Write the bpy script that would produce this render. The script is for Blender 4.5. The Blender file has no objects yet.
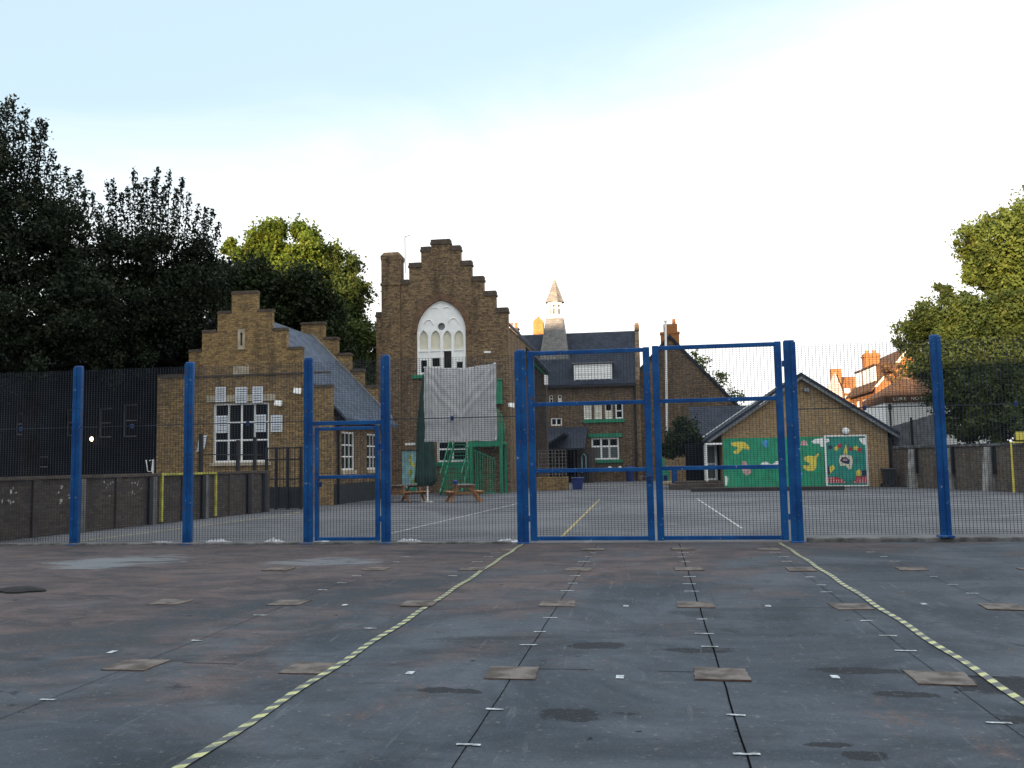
import bpy, math, random
import numpy as np
from mathutils import Vector, Matrix
from mathutils.geometry import tessellate_polygon

random.seed(7)
S = bpy.context.scene
COL = S.collection
D = bpy.data

# ------------------------------------------------------------------ camera
F = 900.0
EYE = 1.65
YAW, ROLL, PITCH = math.radians(8.72), math.radians(1.0), math.atan(78 / 900)
fw = Vector((-math.sin(YAW) * math.cos(PITCH), math.cos(YAW) * math.cos(PITCH), math.sin(PITCH)))
r0 = Vector((math.cos(YAW), math.sin(YAW), 0))
u0 = r0.cross(fw)
rt = r0 * math.cos(ROLL) - u0 * math.sin(ROLL)
up = u0 * math.cos(ROLL) + r0 * math.sin(ROLL)
cam = D.cameras.new('camera')
cam.sensor_width = 36
cam.lens = F / 1024 * 36
cam.clip_start = .05
cam.clip_end = 6000
co = D.objects.new('camera', cam)
COL.objects.link(co)
m = Matrix((rt, up, -fw)).transposed().to_4x4()
m.translation = (0, 0, EYE)
co.matrix_world = m
S.camera = co


def at(px, py, Y):
    """surveyed point: where the sight line of a measured point meets the plane y = Y"""
    d = fw + rt * ((px - 512) / F) + up * ((384 - py) / F)
    t = Y / d.y
    return Vector((d.x * t, Y, EYE + d.z * t))


def gnd(px, py):
    d = fw + rt * ((px - 512) / F) + up * ((384 - py) / F)
    t = -EYE / d.z
    return Vector((d.x * t, d.y * t, 0))


# ------------------------------------------------------------------ materials
def nodes(name):
    mt = D.materials.new(name)
    mt.use_nodes = True
    nt = mt.node_tree
    return mt, nt, nt.nodes['Principled BSDF']


def N(nt, typ, **kw):
    n = nt.nodes.new(typ)
    for k, v in kw.items():
        setattr(n, k, v)
    return n


def L(nt, a, b):
    nt.links.new(a, b)


def val(nt, op, a, b=None, clamp=False):
    n = N(nt, 'ShaderNodeMath', operation=op, use_clamp=clamp)
    for i, x in enumerate((a, b)):
        if x is None:
            continue
        if isinstance(x, (int, float)):
            n.inputs[i].default_value = x
        else:
            L(nt, x, n.inputs[i])
    return n.outputs[0]


def mixc(nt, fac, a, b, mode='MIX'):
    n = N(nt, 'ShaderNodeMix', data_type='RGBA', blend_type=mode)
    for s, x in ((n.inputs[0], fac), (n.inputs[6], a), (n.inputs[7], b)):
        if isinstance(x, (int, float)):
            s.default_value = x
        elif isinstance(x, (tuple, list)):
            s.default_value = (*x[:3], 1)
        else:
            L(nt, x, s)
    return n.outputs[2]


def noise(nt, vec, scale, detail=4, rough=.55, dist=0):
    n = N(nt, 'ShaderNodeTexNoise')
    n.inputs['Scale'].default_value = scale
    n.inputs['Detail'].default_value = detail
    n.inputs['Roughness'].default_value = rough
    n.inputs['Distortion'].default_value = dist
    if vec is not None:
        L(nt, vec, n.inputs['Vector'])
    return n.outputs['Fac']


def ramp(nt, fac, lo, hi):
    n = N(nt, 'ShaderNodeMapRange', clamp=True, interpolation_type='SMOOTHSTEP')
    n.inputs[1].default_value = lo
    n.inputs[2].default_value = hi
    L(nt, fac, n.inputs[0])
    return n.outputs[0]


def position(nt):
    return N(nt, 'ShaderNodeNewGeometry').outputs['Position']


def scaled(nt, vec, s):
    n = N(nt, 'ShaderNodeVectorMath', operation='MULTIPLY')
    L(nt, vec, n.inputs[0])
    n.inputs[1].default_value = s
    return n.outputs[0]


def bump(nt, bs, h, strength=.3, dist=.02):
    b = N(nt, 'ShaderNodeBump')
    b.inputs['Strength'].default_value = strength
    b.inputs['Distance'].default_value = dist
    L(nt, h, b.inputs['Height'])
    L(nt, b.outputs[0], bs.inputs['Normal'])


def plain(name, c, rough=.6, var=.25, scale=3., metal=0, spec=.4):
    mt, nt, bs = nodes(name)
    p = position(nt)
    f = noise(nt, p, scale, 5)
    f2 = noise(nt, p, scale * 9, 3)
    dark = tuple(x * (1 - var) for x in c)
    lite = tuple(min(1, x * (1 + var * .5)) for x in c)
    a = mixc(nt, ramp(nt, f, .35, .65), dark, lite)
    a = mixc(nt, val(nt, 'MULTIPLY', ramp(nt, f2, .45, .75), .35), a, dark)
    L(nt, a, bs.inputs['Base Color'])
    bs.inputs['Roughness'].default_value = rough
    bs.inputs['Metallic'].default_value = metal
    bs.inputs['Specular IOR Level'].default_value = spec
    return mt


def brick(name, c1, c2, mortar, soot=.5, dirt=(.035, .028, .024)):
    mt, nt, bs = nodes(name)
    g = N(nt, 'ShaderNodeNewGeometry')
    sp = N(nt, 'ShaderNodeSeparateXYZ')
    L(nt, g.outputs['Position'], sp.inputs[0])
    sn = N(nt, 'ShaderNodeSeparateXYZ')
    L(nt, g.outputs['True Normal'], sn.inputs[0])
    side = val(nt, 'GREATER_THAN', val(nt, 'ABSOLUTE', sn.outputs[0]), .7)
    mx = N(nt, 'ShaderNodeMix', data_type='FLOAT')
    L(nt, side, mx.inputs[0]); L(nt, sp.outputs[0], mx.inputs[2]); L(nt, sp.outputs[1], mx.inputs[3])
    cb = N(nt, 'ShaderNodeCombineXYZ')
    L(nt, mx.outputs[0], cb.inputs[0]); L(nt, sp.outputs[2], cb.inputs[1])
    bt = N(nt, 'ShaderNodeTexBrick')
    L(nt, cb.outputs[0], bt.inputs['Vector'])
    bt.inputs['Scale'].default_value = 1
    bt.inputs['Brick Width'].default_value = .235
    bt.inputs['Row Height'].default_value = .085
    bt.inputs['Mortar Size'].default_value = .011
    bt.inputs['Mortar Smooth'].default_value = .3
    bt.inputs['Bias'].default_value = -.15
    bt.inputs['Color1'].default_value = (*c1, 1)
    bt.inputs['Color2'].default_value = (*c2, 1)
    bt.inputs['Mortar'].default_value = (*mortar, 1)
    p = g.outputs['Position']
    a = bt.outputs['Color']
    # single odd bricks: blotches a few bricks wide, then larger soot and weather streaks
    st = scaled(nt, p, (1, 1, 2.2))
    a = mixc(nt, val(nt, 'MULTIPLY', ramp(nt, noise(nt, st, 7.5, 4, .75), .48, .62), soot), a, dirt)
    a = mixc(nt, val(nt, 'MULTIPLY', ramp(nt, noise(nt, st, 6.3, 4, .75), .54, .68), .6), a, tuple(min(1, x * 1.75) for x in c1))
    stk = scaled(nt, p, (1.6, 1.6, .25))
    a = mixc(nt, val(nt, 'MULTIPLY', ramp(nt, noise(nt, stk, .8, 5, .65), .48, .72), soot * .9), a, dirt)
    L(nt, a, bs.inputs['Base Color'])
    bs.inputs['Roughness'].default_value = .9
    bs.inputs['Specular IOR Level'].default_value = .2
    bump(nt, bs, bt.outputs['Fac'], .5, -.012)
    return mt


def slate(name, c, rough=.55):
    mt, nt, bs = nodes(name)
    p = position(nt)
    sp = N(nt, 'ShaderNodeSeparateXYZ'); L(nt, p, sp.inputs[0])
    cb = N(nt, 'ShaderNodeCombineXYZ')
    L(nt, val(nt, 'ADD', sp.outputs[0], sp.outputs[1]), cb.inputs[0]); L(nt, sp.outputs[2], cb.inputs[1])
    bt = N(nt, 'ShaderNodeTexBrick')
    L(nt, cb.outputs[0], bt.inputs['Vector'])
    bt.inputs['Scale'].default_value = 1
    bt.inputs['Brick Width'].default_value = .32
    bt.inputs['Row Height'].default_value = .19
    bt.inputs['Mortar Size'].default_value = .008
    bt.inputs['Color1'].default_value = (*[x * .75 for x in c], 1)
    bt.inputs['Color2'].default_value = (*[x * 1.25 for x in c], 1)
    bt.inputs['Mortar'].default_value = (*[x * .35 for x in c], 1)
    a = mixc(nt, val(nt, 'MULTIPLY', ramp(nt, noise(nt, p, .9, 5, .7), .45, .7), .5), bt.outputs['Color'], [x * 1.5 for x in c])
    L(nt, a, bs.inputs['Base Color'])
    bs.inputs['Roughness'].default_value = rough
    bs.inputs['Specular IOR Level'].default_value = .2
    bump(nt, bs, bt.outputs['Fac'], .4, -.01)
    return mt


def foliage(name, c, c2, trans=.3):
    mt, nt, bs = nodes(name)
    g = N(nt, 'ShaderNodeNewGeometry')
    a = mixc(nt, g.outputs['Random Per Island'], c, c2)
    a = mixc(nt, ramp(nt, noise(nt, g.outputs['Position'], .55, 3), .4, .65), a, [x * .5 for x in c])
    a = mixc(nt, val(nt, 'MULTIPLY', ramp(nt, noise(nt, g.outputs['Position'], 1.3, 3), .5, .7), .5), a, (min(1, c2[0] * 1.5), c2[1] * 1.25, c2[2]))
    L(nt, a, bs.inputs['Base Color'])
    bs.inputs['Roughness'].default_value = .55
    bs.inputs['Specular IOR Level'].default_value = .12
    tr = N(nt, 'ShaderNodeBsdfTranslucent')
    L(nt, a, tr.inputs[0])
    ms = N(nt, 'ShaderNodeMixShader')
    ms.inputs[0].default_value = trans
    L(nt, bs.outputs[0], ms.inputs[1]); L(nt, tr.outputs[0], ms.inputs[2])
    L(nt, ms.outputs[0], nt.nodes['Material Output'].inputs['Surface'])
    return mt


M = {}
M['yellow_brick'] = brick('yellow_stock_brick', (.34, .22, .092), (.125, .082, .042), (.165, .13, .083), .6)
M['brown_brick'] = brick('brown_stock_brick', (.27, .18, .095), (.085, .056, .038), (.125, .10, .072), .75)
M['deep_brick'] = brick('deep_brown_brick', (.215, .148, .088), (.072, .05, .037), (.10, .082, .062), .75)
M['dark_brick'] = brick('sooty_brick', (.105, .082, .068), (.06, .047, .04), (.06, .055, .05), .6)
M['shade_brick'] = brick('shade_black_brick', (.006, .007, .011), (.004, .005, .008), (.005, .006, .009), .5, (.003, .003, .005))  # near-black brick: shade put into its colour, for terrace and porch walls
M['new_brick'] = brick('buff_modern_brick', (.40, .27, .13), (.25, .16, .085), (.23, .19, .14), .35)
M['right_brick'] = brick('greyish_boundary_brick', (.16, .125, .095), (.08, .065, .053), (.12, .105, .09), .5)
M['arch_brick'] = brick('reddish_arch_brick', (.20, .115, .068), (.12, .07, .045), (.12, .09, .065), .5)
M['cap_brick'] = brick('dark_coping_brick', (.11, .085, .065), (.075, .058, .048), (.08, .07, .06), .5)
M['red_brick'] = brick('orange_red_brick', (.38, .155, .048), (.28, .11, .038), (.26, .14, .07), .25)
M['wall_brick'] = brick('boundary_brick', (.078, .064, .053), (.040, .033, .029), (.056, .05, .046), .5)
M['plinth'] = plain('black_painted_plinth', (.022, .024, .028), .5)
M['slate'] = slate('blue_slate', (.026, .033, .048), .85)
M['pale_slate'] = slate('pale_blue_slate', (.062, .082, .115), .8)
M['grey_slate'] = slate('weathered_grey_slate', (.17, .165, .16))
M['tile'] = slate('brown_roof_tile', (.105, .055, .030), .95)
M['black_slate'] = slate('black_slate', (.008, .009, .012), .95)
M['red_tile'] = slate('orange_roof_tile', (.26, .11, .04), .95)
M['pinkish'] = plain('pinkish_render', (.42, .34, .33), .8)
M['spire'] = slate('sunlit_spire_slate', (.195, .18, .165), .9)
M['lead'] = plain('grey_lead', (.16, .17, .18), .5)
M['white'] = plain('white_paint', (.86, .86, .84), .45, .06)
M['cream'] = plain('cream_board', (.66, .63, .50), .6, .08)
M['stone'] = plain('pale_stone', (.42, .36, .26), .8, .3)
M['concrete'] = plain('pale_concrete', (.33, .32, .30), .85, .4, 2)
M['kerb'] = plain('concrete_kerb', (.13, .13, .13), .95, .6, 3)
M['pier'] = plain('grey_pier_render', (.12, .115, .115), .9, .3, 3)
M['green'] = plain('green_paint', (.02, .22, .12), .4, .2)
M['mural_green'] = plain('mural_green_paint', (.022, .29, .155), .55, .2, 2.5)
M['teal'] = plain('mural_teal_paint', (.022, .26, .20), .55, .2, 2.5)
M['yellow'] = plain('yellow_paint', (.72, .60, .10), .5, .15)
M['goal_yellow'] = plain('dull_yellow_paint', (.40, .38, .07), .7, .3, 5)
M['line_yellow'] = plain('worn_yellow_line', (.34, .28, .12), .8, .4, 6)
M['line_white'] = plain('worn_white_line', (.42, .42, .41), .8, .4, 6)
M['faint_line'] = plain('faded_white_line', (.19, .195, .20), .85, .4, 4)
M['pink'] = plain('pink_paint', (.60, .38, .38), .5)
M['sky_blue'] = plain('sky_blue_paint', (.08, .30, .65), .5)
M['red'] = plain('red_paint', (.45, .03, .05), .5)
M['navy'] = plain('dark_navy_paint', (.02, .03, .09), .5)
M['black'] = plain('black_paint', (.012, .013, .015), .45)
M['black_metal'] = plain('black_steel', (.015, .015, .018), .4)
M['wood'] = plain('orange_timber', (.36, .17, .07), .7, .3)
M['grey_wood'] = plain('weathered_timber', (.22, .20, .18), .8, .35)
M['fence_wood'] = plain('grey_fence_boards', (.12, .125, .135), .8, .35)
M['dark_wood'] = plain('dark_timber', (.035, .03, .028), .8)
M['paper'] = plain('white_paper', (.72, .76, .82), .7, .06)
M['canvas'] = plain('dark_green_canvas', (.008, .035, .028), .8, .3)
M['bark'] = plain('bark', (.016, .014, .012), .95, .4, spec=.1)
M['blue_bin'] = plain('blue_plastic', (.015, .03, .15), .5)
M['tape'] = plain('white_tape', (.38, .42, .45), .6, .6, 14)
M['pad_face'] = plain('pad_top', (.125, .114, .106), .95, .45, 5, spec=.1)
M['pad_edge'] = plain('rusty_pad_edge', (.10, .06, .045), .9, .4, 8)
M['seam'] = plain('black_seam', (.006, .007, .008), 1, spec=0)
M['terracotta'] = plain('terracotta_pot', (.42, .17, .05), .8, .2)
M['door_mural'] = plain('pale_blue_paint', (.30, .55, .60), .5)
M['lime'] = plain('lime_paint', (.30, .42, .06), .5)
M['rag'] = plain('black_rag', (.006, .006, .007), .9)
M['plastic'] = plain('crumpled_grey_plastic', (.55, .57, .60), .4, .35, 8)

# steel: blue paint with wear, and mesh wire
mt, nt, bs = nodes('blue_gate_paint')
p = position(nt)
a = mixc(nt, ramp(nt, noise(nt, p, 2.2, 5), .35, .7), (.004, .050, .185), (.009, .085, .26))
st = scaled(nt, p, (6, 6, .6))
a = mixc(nt, val(nt, 'MULTIPLY', ramp(nt, noise(nt, st, 2.5, 5, .7), .62, .74), .75), a, (.06, .13, .28))
a = mixc(nt, ramp(nt, noise(nt, p, 13, 4, .65), .655, .69), a, (.22, .26, .30))
a = mixc(nt, val(nt, 'MULTIPLY', ramp(nt, noise(nt, p, 5, 5, .7), .56, .70), .5), a, (.012, .030, .075))
a = mixc(nt, ramp(nt, noise(nt, scaled(nt, p, (1, 1, .5)), 9, 4, .6), .68, .71), a, (.10, .045, .02))
L(nt, a, bs.inputs['Base Color'])
bs.inputs['Roughness'].default_value = .42
bs.inputs['Specular IOR Level'].default_value = .22
M['blue'] = mt
M['navy_clip'] = plain('dark_blue_clip', (.006, .03, .11), .5)
M['wire'] = plain('blue_grey_wire', (.036, .046, .064), .6, .3, 2, spec=.25)

# glass
mt, nt, bs = nodes('dark_glass')
bs.inputs['Base Color'].default_value = (.010, .012, .015, 1)
bs.inputs['Roughness'].default_value = .08
bs.inputs['Specular IOR Level'].default_value = .25
M['glass'] = mt
mt, nt, bs = nodes('grey_glass')
bs.inputs['Base Color'].default_value = (.10, .115, .12, 1)
bs.inputs['Roughness'].default_value = .15
M['grey_glass'] = mt

# grey white sheet
mt, nt, bs = nodes('grey_white_cloth')
p = position(nt)
a = mixc(nt, ramp(nt, noise(nt, p, 3, 5), .35, .7), (.70, .70, .71), (.80, .80, .80))
L(nt, a, bs.inputs['Base Color'])
bs.inputs['Roughness'].default_value = .85
M['cloth'] = mt

# lit lamp
mt, nt, bs = nodes('lit_lamp')
bs.inputs['Base Color'].default_value = (.9, .8, .6, 1)
bs.inputs['Emission Color'].default_value = (1, .78, .42, 1)
bs.inputs['Emission Strength'].default_value = 2.5
M['lit'] = mt

# hazard tape
mt, nt, bs = nodes('hazard_tape')
p = position(nt)
sp = N(nt, 'ShaderNodeSeparateXYZ'); L(nt, p, sp.inputs[0])
ph = val(nt, 'FRACT', val(nt, 'MULTIPLY', val(nt, 'ADD', sp.outputs[1], val(nt, 'MULTIPLY', sp.outputs[0], -.75)), 1 / .20))
band = val(nt, 'GREATER_THAN', ph, .53)
a = mixc(nt, band, (.050, .058, .068), (.40, .42, .19))
wear = ramp(nt, noise(nt, p, 6, 6, .75), .46, .62)
a = mixc(nt, val(nt, 'MULTIPLY', wear, .8), a, (.055, .063, .072))
L(nt, a, bs.inputs['Base Color'])
bs.inputs['Roughness'].default_value = .5
M['hazard'] = mt

# market yard concrete
mt, nt, bs = nodes('stained_yard_concrete')
p = position(nt)
sp = N(nt, 'ShaderNodeSeparateXYZ'); L(nt, p, sp.inputs[0])
n1 = noise(nt, p, .45, 9, .68, .8)
a = mixc(nt, ramp(nt, n1, .34, .66), (.024, .034, .046), (.070, .085, .104))
n2 = noise(nt, scaled(nt, p, (.8, 1.2, 1)), 2.1, 8, .72, .5)
a = mixc(nt, val(nt, 'MULTIPLY', ramp(nt, n2, .48, .70), .65), a, (.034, .041, .050))
ws0 = scaled(nt, p, (.6, 1.2, 1))
# brown silt towards the fence and the left hand side
far = val(nt, 'MULTIPLY', val(nt, 'ADD', sp.outputs[1], -8.5), .13)
left = val(nt, 'MULTIPLY', val(nt, 'ADD', sp.outputs[0], 0.2), -.16)
br = val(nt, 'ADD', val(nt, 'ADD', far, left), val(nt, 'MULTIPLY', val(nt, 'ADD', noise(nt, p, .5, 8, .7, .6), -.5), 4.5))
brc = mixc(nt, ramp(nt, noise(nt, ws0, 1.7, 9, .75, .9), .40, .62), (.042, .035, .037), (.108, .078, .072))
a = mixc(nt, val(nt, 'MULTIPLY', ramp(nt, br, .05, 1.1), .76), a, brc)
# reddish rust blooms
rs = scaled(nt, p, (1, .6, 1))
a = mixc(nt, val(nt, 'MULTIPLY', ramp(nt, noise(nt, rs, .9, 8, .75, .4), .56, .72), .6), a, (.125, .076, .060))
# pale wiped streaks
ws = scaled(nt, p, (.5, 1.3, 1))
a = mixc(nt, val(nt, 'MULTIPLY', ramp(nt, noise(nt, ws, .8, 9, .74, 1.4), .58, .74), .5), a, (.15, .17, .19))
# matt oil and dirt patches
a = mixc(nt, val(nt, 'MULTIPLY', ramp(nt, noise(nt, ws, .62, 7, .66, .8), .55, .66), .75), a, (.020, .026, .033))
a = mixc(nt, val(nt, 'MULTIPLY', ramp(nt, noise(nt, p, 1.3, 7, .66, 1.2), .63, .69), .8), a, (.015, .019, .024))
ca, cb_ = gnd(150, 622), gnd(470, 574)
dx_, dy_ = cb_.x - ca.x, cb_.y - ca.y
ln = math.hypot(dx_, dy_)
perp = val(nt, 'ADD', val(nt, 'MULTIPLY', val(nt, 'ADD', sp.outputs[0], -ca.x), -dy_ / ln), val(nt, 'MULTIPLY', val(nt, 'ADD', sp.outputs[1], -ca.y), dx_ / ln))
along = val(nt, 'ADD', val(nt, 'MULTIPLY', val(nt, 'ADD', sp.outputs[0], -ca.x), dx_ / ln), val(nt, 'MULTIPLY', val(nt, 'ADD', sp.outputs[1], -ca.y), dy_ / ln))
along = val(nt, 'MULTIPLY', val(nt, 'ADD', along, -ln / 2), .75 / (ln / 2 + .6))
rr2 = val(nt, 'ADD', val(nt, 'POWER', val(nt, 'ABSOLUTE', val(nt, 'MULTIPLY', perp, 1.15)), 2), val(nt, 'POWER', val(nt, 'ABSOLUTE', along), 2))
swm = val(nt, 'ADD', val(nt, 'SUBTRACT', 1.0, rr2), val(nt, 'MULTIPLY', val(nt, 'ADD', noise(nt, p, 1.1, 8, .7, .8), -.5), 3.0))
a = mixc(nt, val(nt, 'MULTIPLY', ramp(nt, swm, .1, 1.0), .75), a, (.026, .036, .046))
# soaked-in oil and damp spots with ragged soft edges, one dried pale wash
nz_ = noise(nt, p, 3.2, 8, .72, .6)
nz2 = noise(nt, scaled(nt, p, (.6, 1.4, 1)), 1.3, 8, .7, .8)


def spot(a, px, py, rx, ry, colr, k=.85, wob=2.2, nzz=None):
    c = gnd(px, py)
    ex_ = val(nt, 'MULTIPLY', val(nt, 'ADD', sp.outputs[0], -c.x), 1 / rx)
    ey_ = val(nt, 'MULTIPLY', val(nt, 'ADD', sp.outputs[1], -c.y), 1 / ry)
    r2 = val(nt, 'ADD', val(nt, 'MULTIPLY', ex_, ex_), val(nt, 'MULTIPLY', ey_, ey_))
    msk = val(nt, 'ADD', val(nt, 'SUBTRACT', 1.0, r2), val(nt, 'MULTIPLY', val(nt, 'ADD', nzz or nz_, -.5), wob * 2))
    return mixc(nt, val(nt, 'MULTIPLY', ramp(nt, msk, 0.1, .9 if nzz else .45), k), a, colr)


oil = (.011, .014, .018)
for px_, py_, rx_, ry_ in ((1000, 684, .42, .36), (860, 670, .45, .12), (905, 694, .22, .10), (570, 714, .26, .16), (625, 713, .14, .06), (828, 744, .16, .06), (866, 755, .14, .10), (595, 645, .30, .16), (1015, 719, .16, .12), (450, 690, .3, .1), (700, 650, .4, .12)):
    a = spot(a, px_, py_, rx_, ry_, oil)
a = spot(a, 110, 562, 1.3, 1.3, (.17, .20, .22), .6, 3.0, nz2)
a = spot(a, 330, 562, 1.2, .8, (.16, .18, .20), .6, 2.4, nz2)
a = spot(a, 60, 640, 1.2, .8, (.034, .042, .05), .7, 2.4, nz2)
for rot_, sc_ in ((.5, 9.0), (-.7, 11.0), (1.3, 8.0)):
    mp_ = N(nt, 'ShaderNodeMapping'); L(nt, p, mp_.inputs[0])
    mp_.inputs['Rotation'].default_value = (0, 0, rot_); mp_.inputs['Scale'].default_value = (sc_, .7, 1)
    a = mixc(nt, val(nt, 'MULTIPLY', ramp(nt, noise(nt, mp_.outputs[0], 1.2, 5, .6, .3), .64, .72), .35), a, (.13, .145, .16) if sc_ != 11.0 else (.018, .022, .027))
a = mixc(nt, val(nt, 'MULTIPLY', ramp(nt, noise(nt, p, 75, 2, .8), .54, .68), .25), a, (.13, .135, .14))
spk = noise(nt, p, 38, 3, .7)
a = mixc(nt, val(nt, 'MULTIPLY', ramp(nt, spk, .5, .72), .45), a, (.030, .034, .040))
a = mixc(nt, val(nt, 'MULTIPLY', ramp(nt, noise(nt, p, 14, 4, .75), .58, .70), .4), a, (.19, .19, .19))
a = mixc(nt, ramp(nt, noise(nt, p, 5.5, 3, .5), .72, .74), a, (.010, .012, .014))
L(nt, a, bs.inputs['Base Color'])
rg = N(nt, 'ShaderNodeMapRange'); L(nt, n1, rg.inputs[0])
rg.inputs[3].default_value = .8; rg.inputs[4].default_value = 1.0
L(nt, rg.outputs[0], bs.inputs['Roughness'])
bs.inputs['Specular IOR Level'].default_value = .18
bump(nt, bs, spk, .25, .01)
M['yard'] = mt

# playground tarmac
mt, nt, bs = nodes('playground_tarmac')
p = position(nt)
a = mixc(nt, ramp(nt, noise(nt, p, .22, 8, .66, .8), .38, .64), (.055, .061, .072), (.108, .114, .125))
pw = scaled(nt, p, (1, .35, 1))
a = mixc(nt, val(nt, 'MULTIPLY', ramp(nt, noise(nt, pw, .9, 8, .72, .8), .52, .70), .65), a, (.034, .038, .046))
a = mixc(nt, val(nt, 'MULTIPLY', ramp(nt, noise(nt, pw, .5, 7, .7, 1.5), .60, .72), .45), a, (.20, .20, .205))
a = mixc(nt, val(nt, 'MULTIPLY', ramp(nt, noise(nt, p, 30, 2, .7), .5, .7), .4), a, (.05, .052, .057))
a = mixc(nt, val(nt, 'MULTIPLY', ramp(nt, noise(nt, p, 7, 4, .7), .62, .72), .6), a, (.21, .205, .19))
L(nt, a, bs.inputs['Base Color'])
bs.inputs['Roughness'].default_value = .85
M['tarmac'] = mt
M['earth'] = plain('far_ground', (.07, .072, .065), .95, .3, .2)
M['damp'] = plain('oil_stain', (.026, .031, .038), .95, .4, 4, spec=.05)
M['pale_stain'] = plain('pale_dried_stain', (.20, .23, .25), .85, .5, 1.5)

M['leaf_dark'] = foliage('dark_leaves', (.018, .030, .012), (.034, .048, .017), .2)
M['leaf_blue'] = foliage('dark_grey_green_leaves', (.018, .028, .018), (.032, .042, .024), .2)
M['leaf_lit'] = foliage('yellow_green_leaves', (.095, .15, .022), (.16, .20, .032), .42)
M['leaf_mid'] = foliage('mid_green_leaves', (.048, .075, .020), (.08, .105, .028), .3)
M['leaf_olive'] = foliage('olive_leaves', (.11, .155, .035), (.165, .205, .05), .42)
M['leaf_shrub'] = foliage('shrub_leaves', (.03, .05, .022), (.05, .072, .03), .25)
M['blossom'] = foliage('pinkish_leaves', (.25, .13, .09), (.15, .13, .05), .3)


# ------------------------------------------------------------------ mesh building
class MB:
    def __init__(s):
        s.v, s.f, s.k = [], [], []

    def face(s, pts, k=0):
        i = len(s.v)
        s.v += [tuple(p) for p in pts]
        s.f.append(tuple(range(i, i + len(pts))))
        s.k.append(k)

    def box(s, x0, x1, y0, y1, z0, z1, k=0):
        i = len(s.v)
        s.v += [(x, y, z) for x in (x0, x1) for y in (y0, y1) for z in (z0, z1)]
        for q in ((0, 1, 3, 2), (4, 6, 7, 5), (0, 4, 5, 1), (2, 3, 7, 6), (0, 2, 6, 4), (1, 5, 7, 3)):
            s.f.append(tuple(i + j for j in q)); s.k.append(k)
        return s

    def bevbox(s, x0, x1, y0, y1, z0, z1, b=.01, k=0):
        """box with its four upright edges and its top edge chamfered"""
        ring = lambda e, z: [(x0 + b + e, y0 + e, z), (x1 - b - e, y0 + e, z), (x1 - e, y0 + b + e, z), (x1 - e, y1 - b - e, z),
                             (x1 - b - e, y1 - e, z), (x0 + b + e, y1 - e, z), (x0 + e, y1 - b - e, z), (x0 + e, y0 + b + e, z)]
        s.loft([ring(0, z0), ring(0, z1 - b), ring(b * .8, z1)], k)
        return s

    def loft(s, rings, k=0, caps=True):
        i = len(s.v)
        n = len(rings[0])
        for r in rings:
            s.v += [tuple(p) for p in r]
        for a in range(len(rings) - 1):
            for j in range(n):
                j2 = (j + 1) % n
                s.f.append((i + a * n + j, i + a * n + j2, i + (a + 1) * n + j2, i + (a + 1) * n + j)); s.k.append(k)
        if caps:
            s.f.append(tuple(i + j for j in reversed(range(n)))); s.k.append(k)
            e = i + (len(rings) - 1) * n
            s.f.append(tuple(e + j for j in range(n))); s.k.append(k)
        return s

    def tube(s, pts, r, n=6, k=0):
        pts = [Vector(p) for p in pts]
        if not isinstance(r, (list, tuple)):
            r = [r] * len(pts)
        rings = []
        for i, p in enumerate(pts):
            d = (pts[min(i + 1, len(pts) - 1)] - pts[max(i - 1, 0)]).normalized()
            a = d.orthogonal().normalized()
            if abs(d.z) > .9:
                a = Vector((1, 0, 0)) - d * d.x
                a.normalize()
            b = d.cross(a)
            rings.append([p + (a * math.cos(t) + b * math.sin(t)) * r[i] for t in [2 * math.pi * (j + .5) / n for j in range(n)]])
        s.loft(rings, k)
        return s

    def bar(s, p, q, w, h, k=0):
        """square-section bar from p to q"""
        p, q = Vector(p), Vector(q)
        d = (q - p).normalized()
        a = d.cross(Vector((0, 0, 1)))
        if a.length < .01:
            a = Vector((1, 0, 0))
        a.normalize()
        b = a.cross(d)
        rr = lambda c: [c + a * w / 2 * i + b * h / 2 * j for i, j in ((-1, -1), (1, -1), (1, 1), (-1, 1))]
        s.loft([rr(p), rr(q)], k)
        return s

    def prism(s, poly, a, b, axis='y', holes=(), back=True, k=0):
        """extrude a polygon (u, z) with holes from a to b along y (u = x) or along x (u = y)"""
        loops = [list(poly)] + [list(h) for h in holes]
        w = (lambda u, z, t: (u, t, z)) if axis == 'y' else (lambda u, z, t: (t, u, z))
        flat = [p for lp in loops for p in lp]
        tris = tessellate_polygon([[Vector((p[0], p[1], 0)) for p in lp] for lp in loops])
        i = len(s.v)
        s.v += [w(p[0], p[1], a) for p in flat]
        for t in tris:
            s.f.append(tuple(i + j for j in t)); s.k.append(k)
        if back:
            j0 = len(s.v)
            s.v += [w(p[0], p[1], b) for p in flat]
            for t in tris:
                s.f.append(tuple(j0 + j for j in reversed(t))); s.k.append(k)
        for lp in loops:
            for q in range(len(lp)):
                p0, p1 = lp[q], lp[(q + 1) % len(lp)]
                s.face([w(p0[0], p0[1], a), w(p1[0], p1[1], a), w(p1[0], p1[1], b), w(p0[0], p0[1], b)], k)
        return s

    def build(s, name, mats, parent=None, smooth=False, loc=None):
        if not isinstance(mats, (list, tuple)):
            mats = [mats]
        org = Vector((0, 0, 0))
        if parent is not None:
            org = root_loc(parent)
        elif loc is not None:
            org = Vector(loc)
        me = D.meshes.new(name)
        me.from_pydata([(x - org.x, y - org.y, z - org.z) for x, y, z in s.v], [], s.f)
        for mm in mats:
            me.materials.append(mm)
        if len(mats) > 1:
            me.polygons.foreach_set('material_index', s.k)
        if smooth:
            me.polygons.foreach_set('use_smooth', [True] * len(s.f))
        me.update()
        o = D.objects.new(name, me)
        COL.objects.link(o)
        if parent is not None:
            o.parent = parent
        elif loc is not None:
            o.location = loc
        return o


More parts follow.
